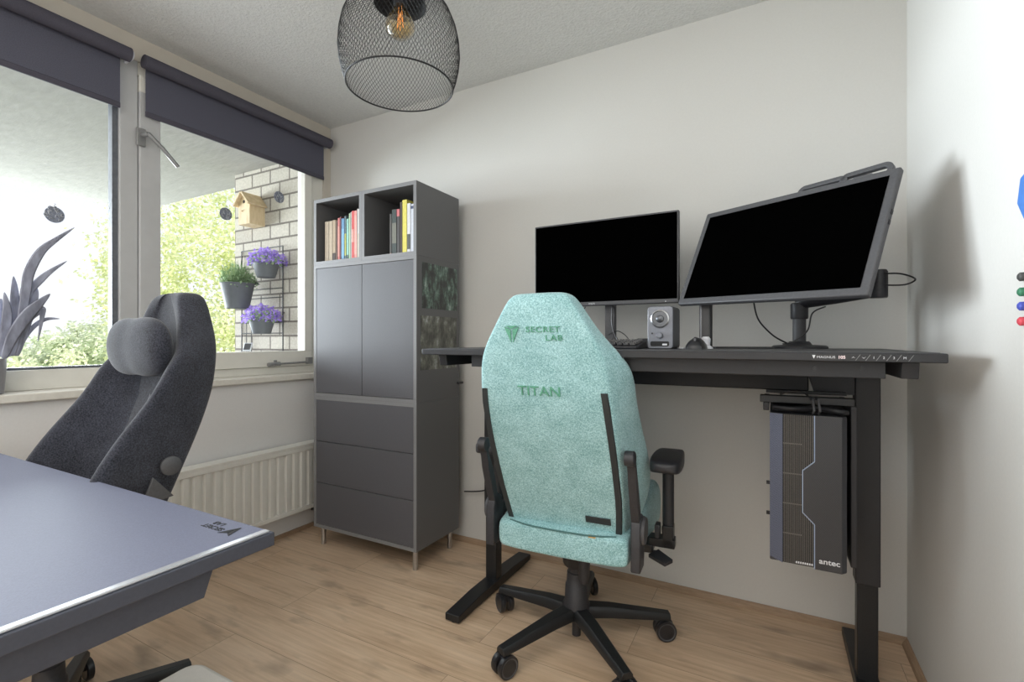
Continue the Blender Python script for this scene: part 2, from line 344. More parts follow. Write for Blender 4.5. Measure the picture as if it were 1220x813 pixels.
hd.tube([(-2.468, 1.143, hz + .022), (-2.46, 1.20, hz - .03), (-2.455, 1.262, hz - .095)], .009, 10); struct('window_handle', hd, M['grey_metal'], win2, bevel=.002)
sy = MB(); sy.box(-2.518, -2.508, 1.80, 1.815, .955, .985).tube([(-2.503, 1.79, .962), (-2.503, 2.035, .967)], .006, 8).box(-2.518, -2.495, 2.015, 2.05, .955, .995).tube([(-2.503, 1.755, .960), (-2.503, 1.83, .963)], .012, 10)
struct('window_stay', sy, M['grey_metal'], win2, bevel=.001)
# balcony and ground outside
struct('ceiling_balcony', MB().box(-5.62, -2.62, -3.0, 2.52, 2.40, 2.62), M['concrete'], smooth=False)
struct('floor_balcony', MB().box(-5.7, -2.62, -3.0, 2.52, -.25, -.02), M['concrete'], smooth=False)
struct('wall_balcony', MB().box(-3.731, -2.62, 2.332, 2.50, -.02, 2.40), M['brick'], smooth=False)
struct('wall_facade', MB().box(-2.72, -2.62, 2.16, 2.332, -.02, 2.40), M['concrete'], smooth=False)
struct('ground', MB().box(-90, -5.8, -60, 70, -6.2, -6.0), mottled('lawn', (.25, .34, .12, 1), .95, scale=3, amt=.4), smooth=False)
# ------------------------------------------------------------------ roller blinds
def blind(y0, y1, zb, label):
    t = thing('roller_blind', label, 'blind', (0, 0, 0), group='charcoal roller blinds above the windows')
    rx, rzc = -2.475, 2.345
    MB().tube([(rx, y0 - .02, rzc), (rx, y1 + .025, rzc)], .030, 20).build('roller_tube', M['blind_tube'], t)
    MB().box(rx - .030, rx - .0285, y0, y1, zb, rzc).build('blind_cloth', M['blind'], t, smooth=False)
    MB().box(rx - .034, rx - .0245, y0 - .001, y1 + .001, zb - .012, zb + .012).build('bottom_bar', M['blind_tube'], t, bevel=.003)
    b = MB(); b.tube([(rx, y1 + .024, rzc), (rx, y1 + .034, rzc)], .020, 14).box(XL - .001, rx, y1 + .026, y1 + .034, rzc - .02, rzc + .025); b.build('bracket', M['white_pl'], t)
    return t
blind(-.7, 1.052, 2.122, 'dark roller blind pulled partway down over the wide pane by the pot plant')
blind(1.150, 2.140, 2.125, 'dark roller blind pulled partway down over the pane facing the brick wall')
# ------------------------------------------------------------------ radiator
rt = thing('radiator', 'white ribbed panel radiator low on the wall under the window', 'radiator', (0, 0, 0))
ry0, ry1 = 1.10, 2.06; prof = []; y = ry0; pitch = .0475
rb = MB(); secs = []
pts = []
while y < ry1 - .001:
    pts += [(-2.333, y), (-2.333, y + pitch * .30), (-2.321, y + pitch * .42), (-2.321, y + pitch * .88)]; y += pitch
pts.append((-2.333, y)); ry1 = y
poly = pts + [(-2.345, y), (-2.345, ry0)]
rb.prism(poly, .165, .475); rb.build('ribbed_panel', M['rad'], rt, smooth=False)
MB().box(-2.338, -2.319, ry0, ry1, .475, .500).box(-2.338, -2.319, ry0, ry1, .14, .166).build('panel_rim', M['rad'], rt, bevel=.004)
MB().box(-2.40, -2.319, ry0 - .002, ry1 + .002, .500, .512).build('top_grille', M['rad'], rt, bevel=.002)
MB().box(-2.402, -2.385, ry0, ry1, .14, .50).build('back_panel', M['rad'], rt)
for q_ in (ry1 - .2, ry0 + .16): MB().box(-2.4098, -2.34, q_, q_ + .04, .2, .46).build('wall_bracket', M['rad'], rt)
MB().tube([(-2.36, ry1 - .13, .145), (-2.36, ry1 - .13, .105), (-2.40, ry1 - .13, .10)], .009, 10).build('pipe_valve', M['black_gloss'], rt)
# ------------------------------------------------------------------ cabinet units
CX1, CY0 = -1.4723, 1.7914; CX0 = CX1 - .70; CD = .35; TH = .018
def cube_unit(x0, label):
    t = thing('open_shelf_cube', label, 'shelf', (x0, CY0, 1.50), group='open dark grey cubes stacked on the cabinet')
    b = MB(); w = .35; e = .0005
    b.box(e, TH, .002, CD, 0, .35).box(w - TH, w - e, .002, CD, 0, .35).box(TH, w - TH, .002, CD, .35 - TH, .35).box(TH, w - TH, .002, CD, 0, TH)
    b.build('carcass', M['cab'], t, bevel=.0008)
    MB().box(TH, w - TH, CD - .012, CD - .004, TH, .35 - TH).build('back_panel', M['cab_in'], t)
    f = MB(); f.box(e, TH, 0, .002, 0, .35).box(w - TH, w - e, 0, .002, 0, .35).box(TH, w - TH, 0, .002, .35 - TH, .35).box(TH, w - TH, 0, .002, 0, TH)
    f.build('front_edge_band', M['cab_edge'], t)
    return t
cube_unit(CX0, 'open dark grey shelf cube nearer the window, holding paperbacks along its whole width')
cube_unit(CX0 + .35, 'open dark grey shelf cube with a yellow book, books only on its wall side half')
def carcass(name, label, z0, h):
    t = thing(name, label, 'cabinet', (CX0, CY0, z0)); w = .70
    b = MB(); b.box(0, TH, .002, CD, 0, h).box(w - TH, w, .002, CD, 0, h).box(TH, w - TH, .002, CD, h - TH, h).box(TH, w - TH, .002, CD, 0, TH)
    b.build('carcass', M['cab'], t, bevel=.0008); MB().box(TH, w - TH, CD - .012, CD - .004, TH, h - TH).build('back_panel', M['cab_in'], t)
    f = MB(); f.box(0, TH, 0, .002, 0, h).box(w - TH, w, 0, .002, 0, h).box(TH, w - TH, 0, .002, h - TH, h).box(TH, w - TH, 0, .002, 0, TH)
    f.build('front_edge_band', M['cab_edge'], t); return t
dc = carcass('door_cabinet', 'dark grey two-door cabinet in the middle of the tall stack', .80, .6995)
for k in range(2):
    x = TH + .0015 + k * (.332 + .0005)
    MB().box(x, x + .330, .001, .018, TH + .002, .6995 - TH - .002).build('door', M['cab_front'], dc, bevel=.0012)
dr = carcass('drawer_cabinet', 'dark grey three-drawer cabinet on metal legs at the bottom of the stack', .10, .6995)
for k in range(3):
    z = TH + .002 + k * .2215
    MB().box(TH + .0015, .70 - TH - .0015, .001, .018, z, z + .2185).build('drawer', M['cab_front'], dr, bevel=.0012)
for x, y in ((.035, .035), (.665, .035), (.035, .315), (.665, .315)):
    MB().lathe([(.0125, -.0995), (.0125, -.003), (.016, -.003), (.016, 0)], 16, T(x, y, 0)).build('leg', M['chrome'], dr)
for (p0, p1, m, lab) in (((502.8, 317), (544.2, 371), 'print_a', 'upper dark forest print on the side of the grey cabinet'),
                         ((501.0, 377.5), (543.5, 438), 'print_b', 'lower pale garden print on the cabinet side, partly behind the desk')):
    a = at('X', CX1, *p0); b = at('X', CX1, p1[0], p1[1]); a2 = at('X', CX1, p0[0], p1[1])
    o = MB().box(CX1 + .0004, CX1 + .0018, a.y, b.y, b.z, (at('X', CX1, p1[0], p0[1]).z + a.z) / 2).build('art_print', M[m], smooth=False)
    tag(o, lab, 'picture', 'prints on the cabinet side')
# books
def book(x0, w, h, col, base, label, group, depth=.17, setback=.03, band=None):
    o = MB()
    o.box(0, .002, 0, depth, 0, h).box(w - .002, w, 0, depth, 0, h).box(0, w, 0, .0025, 0, h)
    t = o.build('book', flat(*col), None, bevel=.0006); t.location = (base[0] + x0, base[1] + setback, base[2])
    tag(t, label, 'book', group)
    MB().box(.002, w - .002, .0025, depth - .004, .004, h - .004).build('pages', M['paper'], t, smooth=False)
    if band: MB().box(.0015, w - .0015, -.0006, .0005, h * band[0], h * band[1]).build('spine_label', flat(*band[2]), t, smooth=False)
L = (CX0, CY0, 1.50 + TH + .0003); x = .050
for w, h, col, desc, band in (
        (.030, .217, (206, 192, 172), 'thick cream spined book at the window end of the left cube row', None),
        (.026, .217, (196, 180, 158), 'beige book second from the window end of the left cube row', None),
        (.024, .219, (180, 160, 135), 'tan book with brown base of spine in the left cube row', (.02, .2, (70, 52, 44))),
        (.014, .215, (100, 72, 58), 'thin brown book between the tan and salmon ones', None),
        (.015, .226, (206, 120, 118), 'salmon pink book left of the dark red one', (.1, .8, (222, 150, 140))),
        (.010, .230, (110, 60, 66), 'thin dark red book left of the blue one', None),
        (.022, .220, (96, 142, 182), 'blue book in the middle of the left cube row', (.05, .75, (120, 170, 205))),
        (.014, .230, (84, 104, 112), 'thin slate book between the blue and olive ones', (.1, .6, (172, 172, 90))),
        (.016, .214, (140, 194, 182), 'teal book beside the pale green one', (.0, .12, (60, 90, 90))),
        (.011, .240, (178, 205, 170), 'thin pale green book left of the coral ones', None),
        (.009, .246, (196, 196, 190), 'very thin white book left of the coral ones', None),
        (.016, .250, (224, 96, 96), 'bright coral book, left of its paler neighbour', (.35, .62, (236, 160, 150))),
        (.020, .249, (226, 150, 142), 'pale coral book in the left cube row', (.1, .9, (232, 166, 156))),
        (.034, .256, (204, 200, 196), 'thick white book at the wall end of the left cube row', (.0, .5, (196, 186, 172)))):
    book(x, w, h, col, L, desc, 'books in the left cube', band=band); x += w + .0008
L = (CX0 + .35, CY0, 1.50 + TH + .0003); x = .157
for w, h, col, desc, band in (
        (.014, .203, (78, 76, 74), 'grey book at the open end of the right cube row', (.0, .04, (200, 150, 110))),
        (.030, .222, (52, 62, 60), 'thick dark green book in the right cube row', (.25, .7, (110, 110, 100))),
        (.020, .220, (66, 62, 62), 'dark book with pink top of spine in the right cube row', (.84, 1.0, (200, 110, 115))),
        (.014, .252, (70, 58, 52), 'tall thin brown book left of the yellow one', None),
        (.029, .260, (214, 204, 96), 'yellow book in the right cube row', None),
        (.021, .240, (214, 214, 216), 'white book with a dark label right of the yellow one', (.08, .38, (80, 84, 80))),
        (.020, .234, (200, 204, 214), 'pale book with blue top of spine in the right cube row', (.9, .96, (70, 80, 110))),
        (.019, .236, (196, 196, 206), 'lavender white book at the wall end of the right cube row', None)):
    book(x, w, h, col, L, desc, 'books in the right cube', band=band); x += w + .0008
# little plug hanging off the cabinet side and the power cable behind it
pg = MB(); pg.box(-1.4715, -1.462, 2.122, 2.140, .867, .879).tube([(-1.462, 2.131, .873), (-1.440, 2.131, .876)], .006, 8); tag(pg.build('cable_plug', M['black_pl'], bevel=.001), 'small black plug at the rear side edge of the dark grey cabinet', 'plug')
cable('black power cable hanging in a curve from the desk down behind the cabinet', [(-1.075, 1.97, .72), (-1.11, 2.05, .66), (-1.13, 2.12, .50), (-1.17, 2.15, .40), (-1.33, 2.18, .31), (-1.47, 2.19, .28)], .0035)
# ------------------------------------------------------------------ right standing desk
DX0, DX1, DY0, DY1, DZ = -1.146, .348, 1.424, 2.13, 1.066
dk = thing('standing_desk', 'black raised standing desk against the back wall carrying two monitors', 'desk', (0, 0, 0))
MB().box(DX0, DX1, DY0, DY1, DZ - .022, DZ).build('desktop', M['desk'], dk, bevel=.003)
MB().box(DX0 + .012, DX1 - .012, DY0 + .012, DY1 - .012, DZ, DZ + .0015).build('desk_mat', M['grey_pl'], dk)
MB().box(-.96, .243, 1.475, 1.50, DZ - .064, DZ - .022).build('front_beam', M['desk'], dk, bevel=.002)
MB().box(-1.05, .100, 1.80, 2.06, .935, 1.0435).build('cable_tray', M['tray'], dk, bevel=.004)
for x, m in ((.287, 'desk'), (-1.075, 'tray')):
    b = MB(); b.add([(x + dx, y, z) for dx in (-.017, .017) for y, z in ((1.455, 1.0435), (1.465, 1.004), (2.05, 1.004), (2.06, 1.0435))],
                    [(0, 1, 2, 3), (7, 6, 5, 4), (0, 4, 5, 1), (1, 5, 6, 2), (2, 6, 7, 3), (3, 7, 4, 0)])
    b.build('support_bracket', M[m], dk, bevel=.002)
for x in (.258, -1.095):
    lg = MB().box(x - .032, x + .032, 1.835, 1.895, .34, 1.0035).build('leg', M['desk'] if x > 0 else M['black_metal'], dk, bevel=.003)
    MB().box(x - .027, x + .027, 1.840, 1.890, .03, .345).build('inner_column', M['black_metal'], lg, bevel=.003)
    MB().add([(x + dx, y, z) for dx in (-.0325, .0325) for y, z in ((1.545, .006), (1.545, .034), (1.72, .045), (2.0, .045), (2.17, .034), (2.17, .006))],
             [(0, 1, 2, 3, 4, 5), (11, 10, 9, 8, 7, 6)] + [(i, (i + 1) % 6, 6 + (i + 1) % 6, 6 + i) for i in range(6)]).build('foot', M['black_metal'], dk, bevel=.003)
    for yy in (1.565, 2.15): MB().lathe([(.014, 0), (.014, .007)], 14, T(x, yy, 0)).build('levelling_pad', M['black_pl'], dk)
gu = MB(); p = [(.095, 1.0025), (.225, 1.0025), (.225, .925), (.118, .925)]
gu.add([(x, y, z) for y in (1.845, 1.850) for x, z in p], [(0, 1, 2, 3), (7, 6, 5, 4)] + [(i, (i + 1) % 4, 4 + (i + 1) % 4, 4 + i) for i in range(4)]).build('gusset_plate', M['desk'], dk)
for px in (971, 1027):
    q = at('Y', 1.4745, px, 439.5); MB().lathe([(.0055, 0), (.0055, .004)], 12, T(q.x, 1.4752, q.z) @ RX(PI / 2)).build('screw', M['black_gloss'], dk)
# control strip on the front edge
cz = DZ - .0115
q0 = at('Y', DY0, 965, 426).x; q1 = at('Y', DY0, 1097, 426).x
cp = MB().prism([(q0 + .006, cz - .0085), (q1, cz - .0085), (q1, cz + .0085), (q0, cz + .0085)], 0, .0015, Matrix(((1, 0, 0, 0), (0, 0, -1, DY0), (0, 1, 0, 0), (0, 0, 0, 1)))).build('control_strip', M['black_gloss'], dk)
fy = Matrix(((1, 0, 0, 0), (0, 0, -1, DY0 - .0016), (0, 1, 0, 0), (0, 0, 0, 1)))
def fx(px): return at('Y', DY0, px, 426).x
MB().prism([(fx(967.5), cz + .005), (fx(971.5), cz + .005), (fx(969.5), cz - .004)], 0, .0004, fy).build('emblem', M['white_mark'], cp)
text('lettering', 'MAGNUS', .0082, M['white_mark'], cp, fy @ T((fx(974) + fx(994)) / 2, cz, 0), .0003, sx=1.15)
text('display_digits', '105', .0105, M['red_mark'], cp, fy @ T((fx(998.5) + fx(1007)) / 2, cz, 0), .0003, bold=.0002)
for px, ch in ((1016.5, '\u2303'), (1029, '\u2304'), (1041, '1'), (1053, '2'), (1065, '3'), (1078, 'M')):
    if ch in '123M': text('button_mark', ch, .008, M['white_mark'], cp, fy @ T(fx(px), cz, 0), .0003)
    else:
        s = 1 if ch == '\u2303' else -1; w = .004
        MB().prism([(fx(px) - w, cz - .002 * s), (fx(px), cz + .0022 * s), (fx(px) + w, cz - .002 * s), (fx(px), cz + .0008 * s)], 0, .0004, fy).build('button_mark', M['white_mark'], cp)
for px in (1022, 1034, 1046.5, 1059, 1071, 1085.5):
    x = fx(px); MB().prism([(x - .005, cz - .007), (x - .004, cz - .007), (x + .005, cz + .007), (x + .004, cz + .007)], 0, .0003, fy).build('button_divider', M['grey_metal'], cp)
# ------------------------------------------------------------------ monitors
def monitor_parts(t, w, h, bez, bot, depth, mbez, hump=True):
    """local: x right, z up, screen facing -y, centre of the panel front at the origin"""
    b = MB(); b.box(-w / 2, w / 2, 0, depth, -h / 2, h / 2); b.build('housing', mbez, t, bevel=.004)
    MB().box(-w / 2 + bez, w / 2 - bez, -.0015, .0005, -h / 2 + bot, h / 2 - bez).build('screen', M['screen'], t, smooth=False)
    if hump:
        b = MB(); a0 = (-w * .46, w * .46, -h * .46, h * .40); a1 = (-w * .40, w * .40, -h * .40, h * .20)
        sec = lambda a, y: [(a[0], y, a[2]), (a[1], y, a[2]), (a[1], y, a[3]), (a[0], y, a[3])]
        b.loft([sec(a0, depth - .001), sec(a0, depth + .014), sec(a1, depth + .050), sec(a1, depth + .055)]); b.build('rear_cover', M['black_pl'], t, bevel=.006)
mx0, mx1, mz0, mz1, my = -.924, -.315, 1.2405, 1.596, 1.93
m1 = thing('monitor', 'black monitor standing upright and square to the back wall', 'monitor', (0, 0, 0), group='monitors on the raised desk')
p1 = bpy.data.objects.new('display_panel', None); 
mroot = thing('tmp', '', ''); bpy.data.objects.remove(mroot)
m1.location = ((mx0 + mx1) / 2, my, (mz0 + mz1) / 2); bpy.data.objects.remove(p1)
monitor_parts(m1, mx1 - mx0, mz1 - mz0, .007, .017, .022, M['grey_pl'])
zl = -(mz0 + mz1) / 2
MB().box(-.004, .038, .055, .085, DZ + .006 + zl, .0).build('stand_column', M['grey_pl'], m1, bevel=.003)
MB().prism(rrect(-.12, .14, .0, .165, .02), DZ + .0017 + zl, DZ + .0085 + zl).build('stand_base', M['grey_pl'], m1, bevel=.002)
MB().box(.004, .034, .04, .07, -.05, .05).build('stand_hinge', M['black_pl'], m1, bevel=.003)
text('lettering', 'PHILIPS', .0085, M['white_mark'], m1, T(-.042, -.0006, -(mz1 - mz0) / 2 + .0085) @ RX(PI / 2), .0004)
MB().box(.253, .257, -.0008, .001, -(mz1 - mz0) / 2 + .006, -(mz1 - mz0) / 2 + .009).build('power_light', M['white_mark'], m1)
m2 = thing('monitor', 'dark grey monitor on a swivel arm, turned and tilted back near the right wall', 'monitor', (-.004, 1.728, 1.392), group='monitors on the raised desk')
m2.rotation_euler = (0, 0, 0); m2.rotation_mode = 'XYZ'
m2.matrix_world = T(-.004, 1.728, 1.392) @ RZ(R(-32.9)) @ RX(R(-22.8)) @ RY(R(1.7))
monitor_parts(m2, .62, .375, .022, .022, .020, M['grey_pl'])
# slotted bracket behind the top edge
br = MB()
def slot_ring(cx, cz, L, H, w, tilt, y0, y1):
    n = 28; out = []; inn = []
    for k in range(n):
        a = 2 * PI * k / n; ca, sa_ = math.cos(a), math.sin(a)
        e = lambda l, hh: (math.copysign(max(0, l / 2 - hh / 2), ca) + hh / 2 * ca, hh / 2 * sa_)
        o_ = e(L, H); i_ = e(L - 2 * w, H - 2 * w); out.append(o_); inn.append(i_)
    vs = []; 
    for ring, yy in ((out, y0), (inn, y0), (inn, y1), (out, y1)):
        for (u, v) in ring: vs.append((cx + u * math.cos(tilt) - v * math.sin(tilt), yy, cz + u * math.sin(tilt) + v * math.cos(tilt)))
    fs = []
    for q in range(4):
        for k in range(n): fs.append((q * n + k, q * n + (k + 1) % n, ((q + 1) % 4) * n + (k + 1) % n, ((q + 1) % 4) * n + k))
    br.add(vs, fs)
slot_ring(.085, .206, .15, .050, .015, .02, .03, .044); slot_ring(.205, .214, .14, .050, .015, .05, .03, .044)
br.box(.06, .11, .02, .032, .10, .200).box(.18, .23, .02, .032, .10, .206)
br.build('slotted_top_bracket', M['grey_pl'], m2, bevel=.002)
MB().box(-.05, .05, .068, .082, -.10, 0.).build('mounting_plate', M['black_pl'], m2, bevel=.002)
for zz in (.02, .05): MB().box(.309, .312, .006, .014, zz, zz + .012).build('side_button', M['black_pl'], m2)
# swivel arm
arm = thing('swivel_mount', 'black swivel arm on a round foot holding the tilted monitor', 'monitor arm', (.083, 2.01, DZ + .0016))
MB().lathe([(.088, 0), (.088, .006), (.082, .011), (.04, .014), (.034, .022), (.030, .026)], 40).build('round_foot', M['black_pl'], arm)
MB().lathe([(.021, .024), (.021, .155)], 24).build('pole', M['grey_pl'], arm)
MB().lathe([(.026, .105), (.028, .110), (.028, .158), (.024, .163)], 24).build('collar', M['black_pl'], arm, bevel=.001)
pa = Vector((0, 0, .165)); pb = Vector((.205, -.15, .185)); 
MB().tube([pa + Vector((0, 0, -.005)), pa + Vector((.02, -.013, .004)), pa.lerp(pb, .5), pb], [.024, .026, .024, .021], 12).build('lower_link', M['black_pl'], arm)
MB().lathe([(.022, .160), (.024, .165), (.024, .240), (.020, .247)], 20, T(.205, -.15, 0)).build('elbow', M['black_pl'], arm)
pm = m2.matrix_world @ Vector((0, .080, -.05)) - Vector(arm.location)
MB().tube([Vector((.205, -.15, .225)), Vector((.14, -.10, .24)), pm], [.02, .02, .018], 12).build('upper_link', M['black_pl'], arm)
# column between the monitors
uc = thing('upright_stand', 'dark upright column stand behind the mouse, between the two monitors', 'stand', (-.216, 1.90, DZ + .0016))
MB().prism(rrect(-.022, .022, -.016, .020, .010), .0, .30).build('column', M['black_gloss'], uc)
MB().box(-.018, -.012, -.0175, -.0155, .02, .29).build('edge_strip', M['silver_dk'], uc)
MB().box(.026, .22, .03, .10, 0, .006).box(-.01, .03, .0, .06, 0, .006).build('foot_plate', M['black_pl'], uc, bevel=.002)
# speaker
sp = thing('speaker', 'small silver grey desktop speaker with a round driver and volume knob', 'speaker', (-.335, 1.735, DZ + .0016), R(-2))
MB().prism(rrect(-.043, .043, -.0, .145, .012), -.045, .06, Matrix(((1, 0, 0, 0), (0, 0, 1, 0), (0, 1, 0, 0), (0, 0, 0, 1)))).build('cabinet_shell', M['grey_pl'], sp, bevel=.003)
MB().prism(rrect(-.042, .042, .001, .144, .011), 0, .006, Matrix(((1, 0, 0, 0), (0, 0, -1, -.0445), (0, 1, 0, 0), (0, 0, 0, 1)))).build('front_baffle', M['silver'], sp, bevel=.002)
ff = Matrix(((1, 0, 0, 0), (0, 0, -1, -.0505), (0, 1, 0, 0), (0, 0, 0, 1)))
MB().lathe([(.030, .0), (.031, .004), (.027, .006), (.026, .001)], 32, ff @ T(0, .102, 0), caps=False).build('driver_ring', M['chrome'], sp)
MB().lathe([(.027, .0005), (.014, -.002), (.012, .004), (.006, .007), (.0005, .008)], 28, ff @ T(0, .102, 0)).build('driver_cone', M['silver_dk'], sp)
MB().lathe([(.0105, 0), (.0105, .010), (.008, .013)], 22, ff @ T(0, .046, 0)).build('volume_knob', M['silver'], sp)
MB().lathe([(.003, 0), (.003, .002)], 10, ff @ T(-.026, .053, 0)).build('power_button', M['black_gloss'], sp)
MB().prism(rrect(-.032, .030, .009, .026, .005), 0, .0008, ff).build('port_slot', M['pc_dark'], sp)
MB().prism(rrect(.008, .024, .012, .018, .002), .0006, .0025, ff).build('slot_plug', M['white_pl'], sp)
# keyboard
kb = thing('keyboard', 'black keyboard on the raised desk to the left of the speaker', 'keyboard', (-.615, 1.69, DZ + .0016), R(0))
MB().add([(x, y, z) for x in (-.215, .215) for y, z in ((-.07, 0), (-.07, .010), (.07, .026), (.07, 0))], [(0, 1, 2, 3), (7, 6, 5, 4), (0, 4, 5, 1), (1, 5, 6, 2), (2, 6, 7, 3), (3, 7, 4, 0)]).build('keyboard_base', M['black_pl'], kb, bevel=.003)
kme = None
for r_ in range(5):
    for c_ in range(19):
        if kme is None:
            k = MB(); k.loft([[(-.009, -.009, 0), (.009, -.009, 0), (.009, .009, 0), (-.009, .009, 0)], [(-.007, -.007, .008), (.007, -.007, .008), (.007, .007, .008), (-.007, .007, .008)]])
            kme = k.build('keycap', M['black_gloss'], kb); o = kme
        else: o = kme.copy(); C.objects.link(o); o.parent = kb
        yy = -.052 + r_ * .026; o.location = (-.198 + c_ * .022, yy, .0115 + (yy + .07) * .1143)
# mouse and small things
ms = thing('computer_mouse', 'black computer mouse to the right of the speaker', 'mouse', (-.222, 1.70, DZ + .0016))
secs = []
for y, w, h in ((-.062, .012, .010), (-.056, .024, .020), (-.035, .031, .032), (0, .032, .039), (.03, .031, .034), (.052, .026, .022), (.060, .012, .010)):
    secs.append([(w * math.cos(a), y, max(0, h * math.sin(a)) if math.sin(a) > 0 else 0) for a in [PI * k / 8 for k in range(9)]])
MB().loft(secs).build('mouse_body', M['black_gloss'], ms)
MB().lathe([(.010, -.003), (.010, .003)], 16, T(0, -.035, .030) @ RY(PI / 2)).build('scroll_wheel', M['grey_pl'], ms)
tag(MB().lathe([(.024, 0), (.024, .004), (.014, .012), (.016, .034), (.010, .042)], 20, T(-.205, 1.80, DZ + .0016)).build('charging_puck', M['white_pl']), 'small white plastic puck behind the black mouse', 'charger')
tag(MB().box(-.44, -.395, 1.79, 1.83, DZ + .0016, DZ + .038).tube([(-.437, 1.79, DZ + .030), (-.437, 1.783, DZ + .030)], .006, 10).build('usb_hub', M['black_pl'], bevel=.003), 'small black box between the keyboard and the speaker', 'box')
z0 = DZ + .0045
cable('black cable drooping from under the upright monitor towards the keyboard', [(-.79, 1.955, 1.26), (-.79, 1.92, 1.16), (-.74, 1.91, 1.125), (-.69, 1.90, 1.115), (-.64, 1.93, 1.09)], .003, group=None)
cable('thin cable hanging straight down just left of the monitor stand', [(-.715, 1.965, 1.24), (-.705, 1.965, 1.15), (-.70, 1.955, z0 + .002), (-.66, 1.85, z0)], .002)
cable('thin cable crossing in front of the other one left of the monitor stand', [(-.70, 1.96, 1.24), (-.73, 1.955, 1.17), (-.715, 1.95, 1.11), (-.72, 1.94, z0)], .002)
cable('black cable running down the right side of the monitor stand', [(-.585, 1.965, 1.25), (-.585, 1.96, 1.16), (-.56, 1.95, 1.10), (-.535, 1.93, z0)], .003)
cable('cable looping low on the desk right of the monitor stand', [(-.60, 1.96, 1.12), (-.56, 1.96, 1.135), (-.52, 1.95, 1.11), (-.50, 1.94, z0)], .002)
cable('black cable falling from the tilted monitor to the round arm foot', [(-.06, 1.90, 1.235), (-.045, 1.93, 1.17), (.0, 1.96, 1.115), (.045, 1.98, DZ + .020)], .0028)
cable('black cable winding down along the pole of the swivel arm', [(.155, 1.93, 1.21), (.12, 1.965, 1.19), (.105, 1.965, 1.13), (.06, 1.975, 1.09), (.03, 1.97, DZ + .018)], .0025)
cable('black cable loop sticking out behind the tilted monitor at its lower right', [(.30, 1.84, 1.30), (.335, 1.82, 1.295), (.365, 1.80, 1.275), (.345, 1.82, 1.262), (.30, 1.84, 1.265)], .0025)
cable('white cable lying on the desk beside the speaker', [(-.29, 1.75, DZ + .0042), (-.265, 1.70, DZ + .004), (-.25, 1.76, DZ + .004), (-.235, 1.81, DZ + .004)], .0025, 'white_pl')
# ------------------------------------------------------------------ computer hanging under the desk
PX0, PX1, PY, PZ0, PZ1, PD = -.008, .182, 1.62, .446, .882, .40
pc = thing('desktop_computer', 'dark grey computer tower hanging under the raised desk', 'computer', (PX0, PY, PZ0))
W, H_ = PX1 - PX0, PZ1 - PZ0
MB().box(.0, W, .012, PD, 0, H_).build('case', M['pc'], pc, bevel=.003)
# front in relief
MB().add([(0, .012, .012), (0, .012, H_), (.033, 0, H_), (.033, 0, .002)], [(0, 1, 2, 3)]).add([(0, .012, .012), (.033, 0, .002), (.033, .012, .002)], [(0, 1, 2)]).build('perforated_strip', M['pc_mesh'], pc, smooth=False)
MB().box(.033, .120, .006, .013, .002, H_).build('vent_recess', M['pc_dark'], pc, smooth=False)
line = [(.112, H_), (.112, H_ * .70), (.083, H_ * .635), (.083, H_ * .36), (.112, H_ * .29), (.112, 0)]
fp = Matrix(((1, 0, 0, 0), (0, 0, -1, 0), (0, 1, 0, 0), (0, 0, 0, 1)))
MB().prism([(x + .0015, z) for x, z in line] + [(W - .013, 0), (W - .013, H_)], -.012, 0, fp).build('front_panel', M['pc_weave'], pc, smooth=False)
MB().add([(W - .013, 0, 0), (W - .013, 0, H_), (W - .001, .014, H_), (W - .001, .014, 0)], [(0, 1, 2, 3)]).build('corner_chamfer', M['pc'], pc, smooth=False)
sl = MB()
for k in range(16):
    x = .036 + k * .0050
    u_ = (x - .083) / .029; lim = [(.0, H_)] if x < .081 else [(.0, H_ * (.36 - .07 * u_)), (H_ * (.635 + .065 * u_), H_)]
    for z0_, z1_ in lim: sl.box(x, x + .0021, .0015, .007, z0_ + .004, z1_ - .002)
for zz in (.2, .4, .6, .8): sl.box(.034, .083, .004, .0065, H_ * zz, H_ * zz + .003)
sl.build('vent_slats', M['pc_slat'], pc, smooth=False)
b = MB()
for i in range(5):
    (xa, za), (xb, zb) = line[i], line[i + 1]; d = Vector((xb - xa, zb - za)).normalized(); nrm = Vector((-d.y, d.x)) * .0013
    b.prism([(xa + nrm.x, za + nrm.y), (xb + nrm.x, zb + nrm.y), (xb - nrm.x, zb - nrm.y), (xa - nrm.x, za - nrm.y)], -.002, .0012, fp)
b.build('trim_line', M['pc_line'], pc, smooth=False)
text('lettering', 'antec', .021, M['white_mark'], pc, T(.148, -.0006, .026) @ RX(PI / 2), .0005, bold=.0003, sx=1.1)
dd = MB()
for k in range(8): dd.box(.066 + k * .0055, .0695 + k * .0055, .0005, .003, .008, .013)
dd.build('port_row', M['white_mark'], pc, smooth=False)
for z in (.20, .105): MB().box(-.010, 0, .10, .112, H_ * z / .436, H_ * z / .436 + .008).build('side_thumbscrew', M['black_pl'], pc)
hold = thing('computer_holder', 'black hanging bracket holding the computer under the desk', 'bracket', (0, 0, 0))
MB().box(-.035, .205, 1.67, 1.70, .908, .930).build('cross_rail', M['black_metal'], hold, bevel=.002)
MB().box(-.026, -.010, 1.67, 1.95, .8835, .9079).box(.195, .210, 1.67, 1.95, .45, .908).build('side_rail', M['desk'], hold, bevel=.002)
MB().box(.0, .190, 1.68, 1.96, .884, .890).build('holder_plate', M['tray'], hold)
MB().box(-.02, .20, 1.80, 1.83, .925, .9345).build('hanger', M['black_metal'], hold)
for k, x in enumerate((.098, .112)):
    MB().tube([(x, 1.668, .925), (x + .003, 1.64, .925), (x + .006, 1.626, .895), (x + .004, 1.64, .886)], .0035, 8).build('strap', M['grey_pl'], hold)
